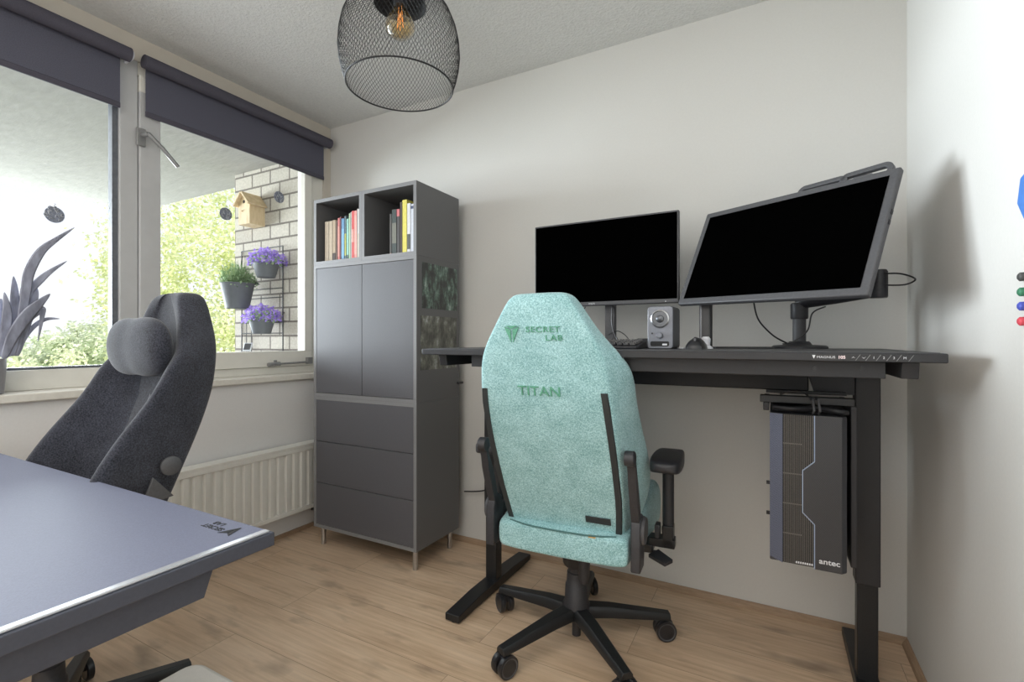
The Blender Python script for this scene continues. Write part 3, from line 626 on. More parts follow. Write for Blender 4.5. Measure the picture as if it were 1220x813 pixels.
cable('bundle of black cable lying on top of the hanging computer', smooth_path([(.0, 1.65, .897), (.05, 1.64, .895), (.11, 1.655, .899), (.16, 1.64, .895), (.185, 1.65, .892)], 4), .008, 'black_gloss')
cable('thin black cable curling over the bracket rail above the computer', [(.02, 1.67, .935), (.045, 1.655, .945), (.075, 1.655, .945), (.09, 1.67, .934)], .003)
# ------------------------------------------------------------------ gaming chairs
SEC = [  # z, rear offset b, panel half width a, wing half width L, wing forward f
    (.425, .140, .185, .19, .06), (.440, .145, .207, .215, .12), (.53, .180, .217, .250, .21), (.60, .212, .221, .268, .25), (.70, .258, .222, .268, .252), (.80, .305, .221, .256, .235),
    (.90, .345, .216, .252, .19), (.96, .360, .211, .254, .172), (1.01, .369, .206, .248, .152), (1.05, .376, .197, .226, .122), (1.09, .382, .180, .190, .115), (1.13, .387, .155, .160, .10),
    (1.17, .391, .131, .134, .095), (1.21, .392, .108, .110, .088), (1.232, .390, .090, .092, .080), (1.240, .380, .070, .070, .060)]
def lerp_sec(z):
    for A, B in zip(SEC, SEC[1:]):
        if A[0] <= z <= B[0]:
            t = (z - A[0]) / (B[0] - A[0]); return tuple(a + (b - a) * t for a, b in zip(A, B))
def gaming_chair(label, loc, rz, fab, mark, recline=0., lift=0., pillow=False, arms=True, scale=1., base_rot=0., rear_detail=True):
    t = thing('gaming_chair', label, 'chair', loc, rz, 'gaming chairs'); t.scale = (scale,) * 3
    piv = Vector((0, -.15, .50)); RB = T(0, 0, lift) @ T(*piv) @ RX(recline) @ T(*(-piv)) if recline else T(0, 0, lift)
    # five star base
    MB().lathe([(.035, .085), (.045, .09), (.047, .118), (.043, .128), (.042, .14)], 28).build('hub', M['black_metal'], t)
    MB().lathe([(.016, .018), (.016, .09)], 16).build('cylinder_tip', M['black_pl'], t)
    MB().lathe([(.050, .125), (.050, .135), (.043, .15), (.040, .205), (.036, .21), (.034, .25), (.030, .252), (.030, .30 + lift)], 28).build('gas_lift_cover', M['black_pl'], t)
    MB().lathe([(.044, .275 + lift), (.050, .285 + lift), (.052, .34 + lift), (.03, .36 + lift)], 24).build('tilt_cup', M['black_gloss'], t)
    for k in range(5):
        a = R(base_rot + 72 * k); m = RZ(a)
        def pr_(x, w, z0, z1, wt): return [m @ Vector(p) for p in ((x, -w, z0), (x, w, z0), (x, w * .98, z1 - .010), (x, wt, z1), (x, -wt, z1), (x, -w * .98, z1 - .010))]
        MB().loft([pr_(.025, .030, .092, .133, .022), pr_(.12, .027, .090, .128, .018), pr_(.30, .022, .078, .104, .014), pr_(.342, .021, .076, .098, .013)]).build('base_arm', M['black_metal'], t, bevel=.0015)
        cm = T(*(m @ Vector((.325, 0, 0)))) @ RZ(a + R(90 + 35 * math.sin(k * 2.1)))
        ca = MB(); ca.lathe([(.008, .045), (.008, .082)], 12, cm).box(-.010, .010, -.014, .014, .040, .066, cm); c_ob = ca.build('caster', M['black_pl'], t, bevel=.001)
        for s in (-1, 1):
            MB().lathe([(.0005, 0), (.024, .002), (.030, .0), (.0365, .003), (.0375, .010), (.0365, .019), (.0005, .021)], 28, cm @ T(s * .007, 0, .0375) @ RY(s * PI / 2)).build('wheel', M['black_gloss'], c_ob)
            MB().lathe([(.027, .0202), (.031, .0218), (.031, .0205)], 28, cm @ T(s * .007, 0, .0375) @ RY(s * PI / 2), caps=False).build('wheel_ring', M['grey_pl'], c_ob)
    # under-seat mechanism
    MB().box(-.10, .10, -.12, .14, .345 + lift, .40 + lift).build('tilt_mechanism', M['black_metal'], t, bevel=.008)
    MB().tube([(.05, -.07, .345 + lift), (.05, -.075, .275 + lift), (.052, -.078, .25 + lift)], [.022, .019, .012], 14).build('tension_knob', M['black_pl'], t)
    MB().tube([(.09, .02, .36 + lift), (.25, .0, .37 + lift), (.285, -.01, .376 + lift)], .006, 8).prism([(.265, -.05), (.325, -.10), (.345, -.06), (.29, .005)], .370 + lift, .382 + lift).build('tilt_lever', M['black_pl'], t, bevel=.002)
    MB().tube([(-.09, .0, .36 + lift), (-.23, -.06, .37 + lift)], .006, 8).prism([(-.27, -.10), (-.20, -.11), (-.19, -.07), (-.26, -.055)], .370 + lift, .386 + lift).build('height_lever', M['black_pl'], t, bevel=.002)
    # seat
    secs = []
    for y, wk, dz, zb in ((-.192, .82, -.03, .012), (-.188, .855, -.012, .003), (-.175, .865, -.006, 0), (-.12, .87, .0, 0), (0, .93, .0, 0), (.14, .99, .005, 0), (.26, 1.0, .008, 0), (.33, .97, -.005, .004), (.352, .93, -.04, .02)):
        half = [(0, .487), (.10, .488), (.165, .500), (.20, .53), (.232, .542), (.258, .52), (.264, .46), (.262, .39), (.252, .375), (.10, .372)]
        lp = [(x, z) for x, z in half] + [(0, .372)] + [(-x, z) for x, z in half[:0:-1]]
        out = []
        for x, z in lp:
            z2 = z + dz if z > .45 else z + zb
            if y < -.1 and z > .48: z2 = min(z2, .478 + dz)
            out.append((x * wk, y, z2 + lift))
        secs.append(out)
    MB().loft(secs).build('seat', fab, t, sub=2)
    # backrest shell
    loops = []
    for z, b, a, Lw, f in SEC:
        half = [(0, 0), (a * .5, 0), (a - .016, .001), (a - .004, .006), (a + (Lw - a) * .35, f * .35), (a + (Lw - a) * .8, f * .72), (Lw, f * .93), (Lw - .012, f + .004), (Lw - .045, f), (min(a * .78, Lw - .07), max(.085, f * .62)), (a * .45, .078), (0, .074)]
        cl = min(1, (1.245 - z) / .02 + .25)
        lp = half + [(-x, y) for x, y in half[-2:0:-1]]
        loops.append([RB @ Vector((x, -b + (y if z < 1.22 else .035 + (y - .035) * cl), z)) for x, y in lp])
    MB().loft(loops).build('backrest', fab, t, sub=2)
    if rear_detail:
        for s in (-1, 1):
            q = []
            for z in (.455, .50, .55, .60, .66, .72, .78, .84, .90, .945):
                _, b, a, Lw, f = lerp_sec(z)
                q.append([RB @ Vector((s * x, y, z)) for x, y in ((a - .030, -b - .0022), (a - .0125, -b - .0018), (a - .010, -b + .010), (a - .030, -b + .010))])
            MB().loft(q).build('edge_strip', M['trousers'], t)
        _, b, a, Lw, f = lerp_sec(.520); al = math.atan2(.032, .07)
        MB().box(-.041, .041, -.002, .002, -.012, .012).build('fabric_tag', M['trousers'], t, matrix=T(.128, -b - .003, .515) @ RX(al))
        MB().box(-.012, .012, -.003, .001, -.006, .006).build('small_tag', M['tan'], t, matrix=T(.110, -.186, .462))
        MB().tube(smooth_path([(-.186, -.176, .470), (-.09, -.191, .466), (.09, -.191, .466), (.186, -.176, .470)], 5), .0028, 6).build('shade_line', M['mint_shade'], t)  # shade between backrest and seat, drawn as a thin dark tube
        # embroidered marks
        def rear(z, x): 
            _, b, *_r = lerp_sec(z); _, b2, *_r = lerp_sec(z + .02); return T(x, -b - .0012, z) @ RX(PI / 2 + math.atan2(b2 - b, .02))
        text('lettering', 'TITAN', .043, mark, t, rear(.942, -.006), .0022, sx=1.12)
        text('lettering', 'SECRET', .024, mark, t, rear(1.128, .017), .0022, sx=1.2, space=1.15)
        text('lettering', 'LAB', .024, mark, t, rear(1.103, .051), .0022, sx=1.2, space=1.15)
        em = MB(); em.prism([(-.024, .022), (-.003, .012), (-.003, -.026)], 0, .003).prism([(.024, .022), (.003, .012), (.003, -.026)], 0, .003).prism([(-.020, .0245), (.020, .0245), (0, .0150)], 0, .003)
        em.build('emblem', mark, t, matrix=rear(1.116, -.082))
    else:
        # pale inlay down the middle, seams and small stitched mark
        q = []
        for z in (.50, .58, .66, .74, .82, .90, .96):
            _, b, a, Lw, f = lerp_sec(z); hw = .125 + .02 * (z - .5)
            q.append([RB @ Vector((x, -b + y, z)) for x, y in ((-hw, .070), (-hw * .96, .086), (0, .0835), (hw * .96, .086), (hw, .070), (0, .066))])
        MB().loft(q).build('back_inlay', M['black_fab2'], t)
        for s in (-1, 1):
            MB().prism([(-.20, .635), (-.12, .625), (-.15, .70)], s * .262, s * .272, RB @ Matrix(((0, 0, 1, 0), (1, 0, 0, 0), (0, 1, 0, 0), (0, 0, 0, 1)))).build('side_plate', M['grey_pl'], t, bevel=.002)
        for s in (-1, 1):
            q = []
            for z in (.62, .70, .80, .88, .95):
                _, b, a, Lw, f = lerp_sec(z); q.append(RB @ Vector((s * (.128 + .02 * (z - .5)), -b + .086, z)))
            MB().tube(smooth_path(q), .0018, 6).build('seam', M['seam'], t)
        for x in (-.006, .004):
            MB().tube([RB @ Vector((x, -.345 + .0865, .905)), RB @ Vector((x, -.317 + .0865, .83))], .0016, 6).build('stitched_mark', M['seam'], t)
    # recline hinges and side arms
    for s in (-1, 1):
        hm = T(s * .236, 0, lift + .034)
        hp = [(-.205, .345), (-.14, .345), (-.125, .40), (-.125, .47), (-.14, .505), (-.165, .520), (-.19, .51), (-.205, .48)]
        MB().prism([(y, z) for y, z in hp], 0, .030, hm @ Matrix(((0, 0, s, 0), (1, 0, 0, 0), (0, 1, 0, 0), (0, 0, 0, 1)))).build('hinge_cover', M['black_pl'], t, bevel=.004)
        MB().lathe([(.042, 0), (.044, .004), (.040, .012), (.020, .014)], 28, hm @ T(s * .028, -.160, .465) @ RY(s * PI / 2)).build('hinge_disc', M['grey_pl'], t)
        if rear_detail:
            MB().loft([[RB @ Vector(p) for p in ((s * .236, yy - w, z), (s * .262, yy - w, z), (s * .262, yy + w, z), (s * .236, yy + w, z))] for z, yy, w in ((.49, -.165, .014), (.60, -.205, .018), (.66, -.228, .016), (.70, -.243, .009), (.735, -.256, .009))]).build('back_bracket', M['black_pl'], t, bevel=.002)
            MB().lathe([(.022, 0), (.023, .003), (.023, .026), (.018, .030)], 22, RB @ T(s * .232, -.262, .745) @ RY(s * PI / 2)).build('bracket_cap', M['black_pl'], t)
        else:
            MB().lathe([(.027, 0), (.027, .006), (.022, .009)], 28, RB @ T(s * .256, -.20, .72) @ RY(s * PI / 2)).build('pivot_disc', M['grey_pl'], t)
    if arms:
        for s in (-1, 1):
            ar = MB().box(s * .255 - .02, s * .255 + .02, -.02, .10, .375, .40).box(min(s * .26, s * .345), max(s * .26, s * .345), -.015, .035, .395, .425).box(s * .322 - .018, s * .322 + .018, -.015, .035, .395, .47).build('armrest', M['black_metal'], t, bevel=.003)
            MB().tube([(s * .322, .01, .46), (s * .322, .01, .665)], .019, 16).build('armrest_post', M['desk'], ar)
            MB().box(s * .29 - .008, s * .29 + .008, -.03, .01, .43, .475, ).build('armrest_catch', M['black_pl'], ar, bevel=.003)
            q = []
            for y, w, z0, z1 in ((-.120, .030, .680, .700), (-.108, .045, .668, .708), (-.05, .052, .664, .712), (.06, .050, .664, .712), (.12, .042, .668, .708), (.133, .03, .68, .70)):
                q.append([(s * .322 + x, y, z) for x, z in rrect(-w, w, z0, z1, .009, 3)])
            MB().loft(q).build('armrest_pad', M['black_pl'], ar, sub=1)
    if pillow:
        q = []
        for x, hz, hy in ((-.200, .012, .010), (-.190, .060, .026), (-.15, .090, .038), (-.06, .098, .043), (-.01, .090, .039), (.04, .097, .043), (.12, .090, .038), (.158, .060, .026), (.168, .012, .010)):
            q.append([RB @ Vector((x, -.222 + hy * math.cos(a), 1.062 + hz * math.sin(a))) for a in [2 * PI * k / 14 for k in range(14)]])
        MB().loft(q).build('head_pillow', M['black_fab'], t, sub=2)
    return t
gaming_chair('mint green fabric gaming chair seen from behind at the raised desk', (-.635, 1.68, 0), R(3.5), M['mint'], M['mint_mark'], base_rot=29 - 3.5)
gaming_chair('dark charcoal fabric gaming chair with head pillow behind the low desk', (-1.692, .552, 0), 3.088, M['black_fab'], M['seam'], recline=-.024, lift=.083, pillow=True, arms=False, scale=.94, base_rot=43, rear_detail=False)
# ------------------------------------------------------------------ left desk
ld = thing('desk', 'slate grey desk with a pale leather-look top in the near left corner', 'desk', (0, 0, 0))
LX0, LX1, LY0, LY1, LZ = -2.298, -.797, -.13, .572, .7475
MB().box(LX0, LX1, LY0, LY1, LZ - .024, LZ).build('desktop', M['desk_edge'], ld, bevel=.0015)
x = -.848
MB().add([(x + dx, y, z) for dx in (-.045, .025) for y, z in ((-.03, LZ - .0242), (-.02, .672), (.463, .672), (.481, LZ - .0242))],
         [(0, 1, 2, 3), (7, 6, 5, 4), (0, 4, 5, 1), (1, 5, 6, 2), (2, 6, 7, 3), (3, 7, 4, 0)]).build('support_bracket', M['desk_edge'], ld, bevel=.0015)
x = -2.24
MB().box(x - .04, x + .04, -.03, .463, .672, LZ - .0242).build('support_bracket', M['desk_edge'], ld, bevel=.0015)
MB().box(-2.2, -.9, .02, .06, .66, LZ - .0242).build('front_beam', M['tray'], ld)
for x in (-.90, -2.2):
    lg = MB().box(x - .03, x + .03, .08, .14, .25, .6715).build('leg', M['desk'], ld, bevel=.003)
    MB().box(x - .026, x + .026, .085, .135, .04, .26).build('inner_column', M['black_metal'], lg)
    MB().box(x - .033, x + .033, -.19, .43, 0, .042).build('foot', M['black_metal'], ld, bevel=.003)
mt = MB().box(LX0 + .006, LX1 - .006, LY0 + .006, LY1 - .006, LZ + .0003, LZ + .0035).build('desk_mat', M['mat'], None, bevel=.0015)
tag(mt, 'pale bluish grey leather-look mat covering the low desk', 'desk mat')
MB().box(LX1 - .0190, LX1 - .0055, LY0 + .006, LY1 - .006, LZ + .0004, LZ + .0042).build('edge_glint', M['mat_edge'], mt, bevel=.0012)  # light reflected off the mat's bevelled edge, painted as a bright strip
# mark in the corner of the mat: read from the far side of the desk
a = at('Z', LZ + .0036, 258, 634)
lm = RZ(PI)
text('lettering', 'SECRET', .016, M['tray'], mt, T(a.x - .027, a.y + .010, LZ + .0037) @ lm, .0003, bold=.0003, sx=1.1)
text('lettering', 'LAB', .016, M['tray'], mt, T(a.x - .034, a.y + .026, LZ + .0037) @ lm, .0003, bold=.0003, sx=1.1)
em = MB(); em.prism([(-.016, .016), (-.001, .009), (-.001, -.018)], 0, .0006).prism([(.016, .016), (.001, .009), (.001, -.018)], 0, .0006)
em.build('emblem', M['tray'], mt, matrix=T(a.x + .022, a.y + .014, LZ + .0037) @ lm)
# low footstool at the bottom of the frame
fs = thing('footstool', 'low footstool with an off-white rounded top on the floor beside the low desk', 'stool', (-1.205, .590, 0))
MB().prism(rrect(-.155, .155, -.145, .145, .03), .0, .15).build('base', M['desk'], fs, bevel=.004)
MB().prism(rrect(-.20, .20, -.18, .18, .045), .1505, .215).build('cushion', mottled('off_white_vinyl', rgb(214, 208, 200), .5, scale=60, amt=.03), fs, bevel=.014, seg=4)
# ------------------------------------------------------------------ potted plant on the sill
pt = thing('potted_plant', 'snake plant in a pale grey pot at the near end of the window sill', 'plant', (-2.47, .62, .9035))
PC = Vector((-2.47, .62, .9035))
MB().lathe([(.052, 0), (.060, .004), (.066, .10), (.066, .128), (.060, .128), (.058, .11)], 36).build('pot', M['pot'], pt)
MB().lathe([(.0595, .105), (.03, .109), (.001, .110)], 24, caps=False).build('soil', M['soil'], pt)
def leaf(path, w, roll):
    P = smooth_path(path, 5); n = len(P); mb = MB(); secs = []
    for i, p in enumerate(P):
        t_ = i / (n - 1); d = (P[min(i + 1, n - 1)] - P[max(i - 1, 0)]).normalized()
        side = d.cross(Vector((math.cos(roll), math.sin(roll), 0)))
        if side.length < 1e-4: side = Vector((0, 1, 0))
        side.normalize(); nn = side.cross(d).normalized()
        ww = w * (.42 + .58 * math.sin(PI * min(1, t_ * 1.15) ** 1.0 * .92)) if t_ < .62 else w * max(.02, (1 - t_) / .38) ** .75 * (.42 + .58 * math.sin(PI * .92 * min(1, .62 * 1.15)))
        secs.append([p - side * ww + nn * .006 * ww / w, p - nn * .0025, p + side * ww + nn * .006 * ww / w, p + nn * .004 - nn * .0015])
    return mb.loft(secs).build('leaf', M['snake'], pt, sub=1)
def lp(px, py, x): return at('X', x, px, py) - PC
for pts_, w, roll, xx in (
        ([(14, 425), (24, 385), (30, 350), (34, 325), (48, 300), (66, 286), (89, 271)], .026, .2, -2.455),
        ([(16, 425), (26, 380), (33, 350), (48, 333), (62, 322), (80, 311)], .020, .2, -2.47),
        ([(4, 428), (14, 402), (30, 378), (46, 362), (60, 350)], .034, .3, -2.44),
        ([(10, 426), (16, 390), (17, 350), (16, 329)], .022, .1, -2.48),
        ([(0, 426), (6, 395), (8, 370), (5, 348)], .024, .1, -2.46),
        ([(18, 425), (28, 372), (26, 340)], .026, .1, -2.50),
        ([(20, 425), (34, 378), (41, 350), (42, 341)], .026, .5, -2.49),
        ([(18, 425), (32, 385), (44, 372), (50, 368), (49, 382), (45, 408)], .018, .2, -2.46),
        ([(18, 425), (34, 395), (52, 381), (72, 380)], .013, .3, -2.50),
        ([(-8, 426), (-14, 380), (-22, 330)], .026, .1, -2.47), ([(-6, 426), (-4, 370), (2, 356)], .020, .2, -2.50)):
    leaf([lp(a_, b_, xx) for a_, b_ in pts_], w, roll)
# ------------------------------------------------------------------ round ornaments on the glass
def ornament(px, py, rpx, X, label):
    p = at('X', X, px, py); e = at('X', X, px, py - rpx); r = e.z - p.z
    o = thing('window_ornament', label, 'ornament', p, group='round ornaments on the window glass')
    mm = Matrix(((0, 0, 1, 0), (1, 0, 0, 0), (0, 1, 0, 0), (0, 0, 0, 1)))
    MB().lathe([(r * .97, -.0015), (r, 0), (r * .97, .0015)], 36, mm).build('disc', M['ornament'], o)
    random.seed(int(px)); b = MB()
    for k in range(16):
        a_ = random.uniform(0, 2 * PI); q = r * math.sqrt(random.uniform(.05, .75)); c = Vector((.0019, q * math.cos(a_), q * math.sin(a_)))
        s_ = r * random.uniform(.08, .16); th = random.uniform(0, PI)
        b.tube([c + Vector((0, s_ * 1.6 * math.cos(th + u), s_ * 1.6 * math.sin(th + u))) for u in (0, .7, 1.5, 2.4, 3.1)], s_ * .45, 6)
    b.build('filigree', M['filigree_pale'], o)
    MB().tube([(0, 0, r), (-.001, .0, r + .006), (0, .004, r + .010), (0, -.001, r + .013)], .0012, 6).build('hook', M['grey_metal'], o)
ornament(65, 256, 9.5, -2.565, 'largest round dark ornament, on the wide pane above the pot plant')
ornament(269, 255, 7.5, -2.554, 'round dark ornament on the glass in front of the tree, left of the birdhouse')
ornament(332.5, 235, 6.8, -2.554, 'round dark ornament on the glass in front of the brick wall')
# ------------------------------------------------------------------ balcony things
bh = thing('birdhouse', 'unpainted wooden birdhouse with a pitched roof on the brick wall', 'birdhouse', (-3.427, 2.332, 1.955))
w, dp, hs, ha = .065, .122, .155, .225
body = [(-w, 0), (w, 0), (w, hs), (0, ha), (-w, hs)]
MB().prism(body, 0, dp, Matrix(((1, 0, 0, 0), (0, 0, -1, -.0005), (0, 1, 0, 0), (0, 0, 0, 1)))).build('body', M['pine'], bh, smooth=False)
for s in (-1, 1):
    d = Vector((s * w, 0, hs - ha)).normalized(); nrm = Vector((-s * d.z if s > 0 else d.z * -1 * -1, 0, abs(d.x)))
    nrm = Vector((s * abs(d.z), 0, abs(d.x)))
    p0 = Vector((0, 0, ha)) + nrm * .001; p1 = p0 + d * .125
    b = MB(); b.add([q + nrm * h_ + Vector((0, y_, 0)) for y_ in (-.0005, -dp - .03) for q, h_ in ((p0, 0), (p1, 0), (p1, .012), (p0, .012))],
                    [(0, 1, 2, 3), (7, 6, 5, 4), (0, 4, 5, 1), (1, 5, 6, 2), (2, 6, 7, 3), (3, 7, 4, 0)]); b.build('roof_board', M['pine'], bh, smooth=False)
MB().lathe([(.012, 0), (.012, .0015)], 18, Matrix(((1, 0, 0, 0), (0, 0, -1, -dp - .0005), (0, 1, 0, .165), (0, 0, 0, 1)))).build('entrance_hole', M['hole'], bh)
MB().tube([(-.02, -dp + .02, .10), (-.02, -dp - .01, .098)], .004, 8).build('perch', M['pine'], bh)
tr = thing('wire_trellis', 'dark wire trellis rack fixed to the brick wall outside', 'trellis', (0, 0, 0))
ty = 2.318; tl = at('Y', ty, 288, 350).x; trr = at('Y', ty, 337, 350).x
b = MB(); zt = at('Y', ty, 337, 293).z
for xx in (tl, trr): b.tube([(xx, ty, .55), (xx, ty, zt)], .0045, 8)
for y_ in (293, 343, 354, 384, 397, 428): b.tube([(tl, ty, at('Y', ty, 337, y_).z), (trr, ty, at('Y', ty, 337, y_).z)], .0035, 8)
for xx in (tl + .06, tl + .12): b.tube([(xx, ty, .55), (xx, ty, at('Y', ty, 337, 384).z)], .0028, 8)
b.build('wire_grid', M['wire'], tr)
w_ = MB()
for xx in (tl, trr):
    for z in (.7, 1.3): w_.tube([(xx, ty, z), (xx, 2.3315, z)], .004, 6)
w_.build('wall_fixing', M['wire'], tr)
def tuft(name, mat, parent, n, rx, ry, rz, cz_, size, seed, spike=False):
    rnd = random.Random(seed); mb = MB()
    for k in range(n):
        th = rnd.uniform(0, 2 * PI); ph = math.acos(rnd.uniform(-.35, 1)); q = rnd.uniform(.35, 1) ** .6
        c = Vector((rx * q * math.sin(ph) * math.cos(th), ry * q * math.sin(ph) * math.sin(th), cz_ + rz * q * math.cos(ph)))
        if spike:
            b0 = Vector((c.x * .4, c.y * .4, cz_ - rz * .2)); mb.tube([b0, b0.lerp(c, .6), c + Vector((0, 0, rz * .3))], [.0018, .0018, .0006], 4, caps=False)
        d1 = Vector((rnd.gauss(0, 1), rnd.gauss(0, 1), rnd.gauss(0, 1))).normalized(); d2 = d1.orthogonal().normalized(); s_ = size * rnd.uniform(.6, 1.3)
        mb.add([c - d1 * s_, c + d2 * s_ * .6, c + d1 * s_, c - d2 * s_ * .6], [(0, 1, 2, 3)])
    return mb.build(name, mat, parent, smooth=False)
def hang_pot(px, py_top, py_bot, wpx, Y, flowers, label, seed, rim=1.0):
    c = at('Y', Y, px, py_top); bz = at('Y', Y, px, py_bot).z; d = -c.x * _s + c.y * _c; rt_ = wpx / 2 * d / F_PX
    h = c.z - bz
    o = thing('hanging_flower_pot', label, 'flower pot', (c.x, Y, bz), group='planters on the wire trellis')
    MB().lathe([(rt_ * .62, 0), (rt_ * .66, .003), (rt_ * .95, h * .97), (rt_, h), (rt_ * .93, h), (rt_ * .88, h * .85), (.001, h * .84)], 30).build('pot', M['dark_pot'], o)
    if h > .12: MB().prism([(-rt_ * .9, 0), (-rt_ * .25, .045), (0, .05), (rt_ * .25, .045), (rt_ * .9, 0)], rt_ * .86, rt_ * .90, T(0, 0, h * .98) @ RX(PI / 2) @ T(0, 0, -rt_ * 1.78)).build('hanger_back', M['dark_pot'], o)
    MB().tube([(0, rt_ * .94, h * .92), (0, 2.312 - Y if 2.312 - Y > rt_ else rt_ + .005, h * .95)], .004, 6).build('hook', M['wire'], o)
    if flowers:
        tuft('foliage', M['herb'], o, 260, rt_ * 1.25, rt_ * 1.15, h * .75, h * 1.05, .012, seed); tuft('flowers', M['purple'], o, 420, rt_ * 1.75, rt_ * 1.35, h * .95, h * 1.15, .0125, seed + 1)
    else:
        tuft('foliage', M['herb'], o, 320, rt_ * 1.15, rt_ * 1.15, h * .75, h * 1.05, .011, seed, True)
    return o
hang_pot(317, 314, 331, 31, 2.22, True, 'topmost trellis pot, with violet flowers spilling over the rim', 11)
hang_pot(283, 338, 368, 38, 2.17, False, 'largest trellis pot, with feathery green herbs and no flowers', 12)
hang_pot(312, 381, 398, 30, 2.22, True, 'lowest trellis pot, with pale violet flowers', 13)
so = thing('solar_light', 'small solar light with white frame at the foot of the trellis', 'garden light', at('Y', 2.20, 295, 414), R(25))
MB().box(-.03, .03, -.004, .006, -.03, .035, RX(R(-25))).build('frame', M['white_pl'], so, bevel=.002)
MB().box(-.024, .024, -.0055, -.003, -.022, .028, RX(R(-25))).build('solar_panel', M['grey_pl'], so)
MB().tube([(0, .004, -.02), (0, .03, -.08), (0, .03, -so.location.z - .02)], .006, 8).build('stake', M['wire'], so)
pp = thing('balcony_parapet', 'low balcony parapet with a wooden cap outside the window', 'railing', (0, 0, 0))
MB().box(-5.56, -5.48, -2.98, 2.5, -.02, .79).build('parapet_panel', flat(196, 192, 184), pp, smooth=False)
MB().box(-5.60, -5.44, -2.98, 2.5, .79, .83).build('rail_cap', M['pine'], pp, bevel=.004)
# ------------------------------------------------------------------ trees outside
def tree(x, y, zc, rx, ry, rz, n, leaf_s, mat, label, seed, group='trees outside the window', zbase=-6.0, clumps=26, name='tree'):
    rnd = random.Random(seed); o = thing(name, label, 'tree', (x, y, zbase), group=group); mb = MB()
    cl = []
    for k in range(clumps):
        th = rnd.uniform(0, 2 * PI); ph = math.acos(rnd.uniform(-1, 1)); q = rnd.uniform(.2, .95) ** .5
        cl.append((Vector((rx * q * math.sin(ph) * math.cos(th), ry * q * math.sin(ph) * math.sin(th), zc - zbase + rz * q * math.cos(ph))), rnd.uniform(.22, .42)))
    vs = []; fs_ = []
    for k in range(n):
        c, s_ = cl[rnd.randrange(clumps)]; p = c + Vector((rnd.gauss(0, s_ * rx * .45), rnd.gauss(0, s_ * ry * .45), rnd.gauss(0, s_ * rz * .38)))
        d1 = Vector((rnd.gauss(0, 1), rnd.gauss(0, 1), rnd.gauss(0, .7))).normalized(); d2 = d1.orthogonal().normalized(); l = leaf_s * rnd.uniform(.6, 1.3); i = len(vs)
        vs += [p - d1 * l, p + d2 * l * .55, p + d1 * l, p - d2 * l * .55]; fs_.append((i, i + 1, i + 2, i + 3))
    mb.v = [tuple(v) for v in vs]; mb.f = fs_; mb.build('crown', mat, o, smooth=False)
    tk = MB(); top = zc - zbase; tk.tube([(0, 0, 0), (.1, .05, top * .5), (0, 0, top * .9)], [.02 * top + .06, .016 * top + .04, .03], 8)
    for c, s_ in cl[:9]: tk.tube([(0, 0, top * .55), (c.x * .5, c.y * .5, top * .55 + (c.z - top * .55) * .6), tuple(c)], [.05, .035, .012], 6)
    tk.build('trunk', M['bark'], o)
def dirpos(px, dist): 
    p = at('Z', CAM_H + 1, px, 406.5 - F_PX / 10.); v = Vector((p.x, p.y, 0)).normalized() * dist; return v.x, v.y
x, y = dirpos(248, 11.5); tree(x, y, 1.5, 1.55, 1.7, 3.0, 26000, .045, M['leaf_a'], 'bright green tree close to the balcony, filling the narrow pane', 1, clumps=70)
x, y = dirpos(168, 13.5); tree(x, y, 2.3, .75, .9, 1.9, 1500, .055, M['leaf_a'], 'light green tree whose sparse branches show left of the window post', 2, clumps=16)
for k, (px, dist, zc, r_, rz_, mat, lab) in enumerate((
        (18, 15, -1.3, 1.5, 1.9, 'leaf_b', 'pale green bushy tree seen behind the pot plant'), (72, 17, -1.2, 1.6, 1.9, 'leaf_b', 'pale green bushy tree right of the pot plant'),
        (122, 16, -1.25, 1.5, 1.9, 'leaf_b', 'pale green bushy tree just left of the window post'), (175, 21, -1.3, 1.9, 2.2, 'leaf_b', 'pale green tree standing behind the window post'), (-36, 17, -1.3, 1.7, 1.9, 'leaf_b', 'pale green tree at the far left behind the plant'))):
    x, y = dirpos(px, dist); tree(x, y, zc, r_, r_, rz_, 8000, .06, M[mat], lab, 20 + k, clumps=40)
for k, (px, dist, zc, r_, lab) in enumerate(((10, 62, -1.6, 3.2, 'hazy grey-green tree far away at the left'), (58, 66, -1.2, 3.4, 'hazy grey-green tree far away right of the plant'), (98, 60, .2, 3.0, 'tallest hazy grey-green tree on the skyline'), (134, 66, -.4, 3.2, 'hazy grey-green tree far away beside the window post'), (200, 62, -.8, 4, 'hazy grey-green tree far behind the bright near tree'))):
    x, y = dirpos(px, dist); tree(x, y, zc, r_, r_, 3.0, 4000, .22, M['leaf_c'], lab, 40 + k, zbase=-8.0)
# ------------------------------------------------------------------ pendant lamp
lamp = thing('pendant_lamp', 'black wire mesh dome pendant lamp with an amber bulb', 'lamp', (-1.168, 1.332, 0))
prof = [(.186, 2.000), (.198, 2.035), (.207, 2.075), (.211, 2.115), (.208, 2.163), (.198, 2.211), (.178, 2.259), (.150, 2.295), (.115, 2.319), (.075, 2.333), (.035, 2.337)]
sh = MB(); n = 92
P2 = []
for i in range(len(prof) - 1):
    (r0, z0_), (r1, z1_) = prof[i], prof[i + 1]
    for k in range(4): t_ = k / 4; P2.append((r0 + (r1 - r0) * t_, z0_ + (z1_ - z0_) * t_))
P2.append(prof[-1])
vs = []; fs_ = []
for j, (r_, z_) in enumerate(P2):
    for k in range(n):
        a = 2 * PI * (k + .5 * (j % 2)) / n; vs.append((r_ * math.cos(a), r_ * math.sin(a), z_))
ed = []
for j in range(len(P2) - 1):
    for k in range(n):
        if j % 2 == 0: ed += [(j * n + k, (j + 1) * n + k), (j * n + k, (j + 1) * n + (k - 1) % n)]
        else: ed += [(j * n + k, (j + 1) * n + k), (j * n + k, (j + 1) * n + (k + 1) % n)]
wr = .00075
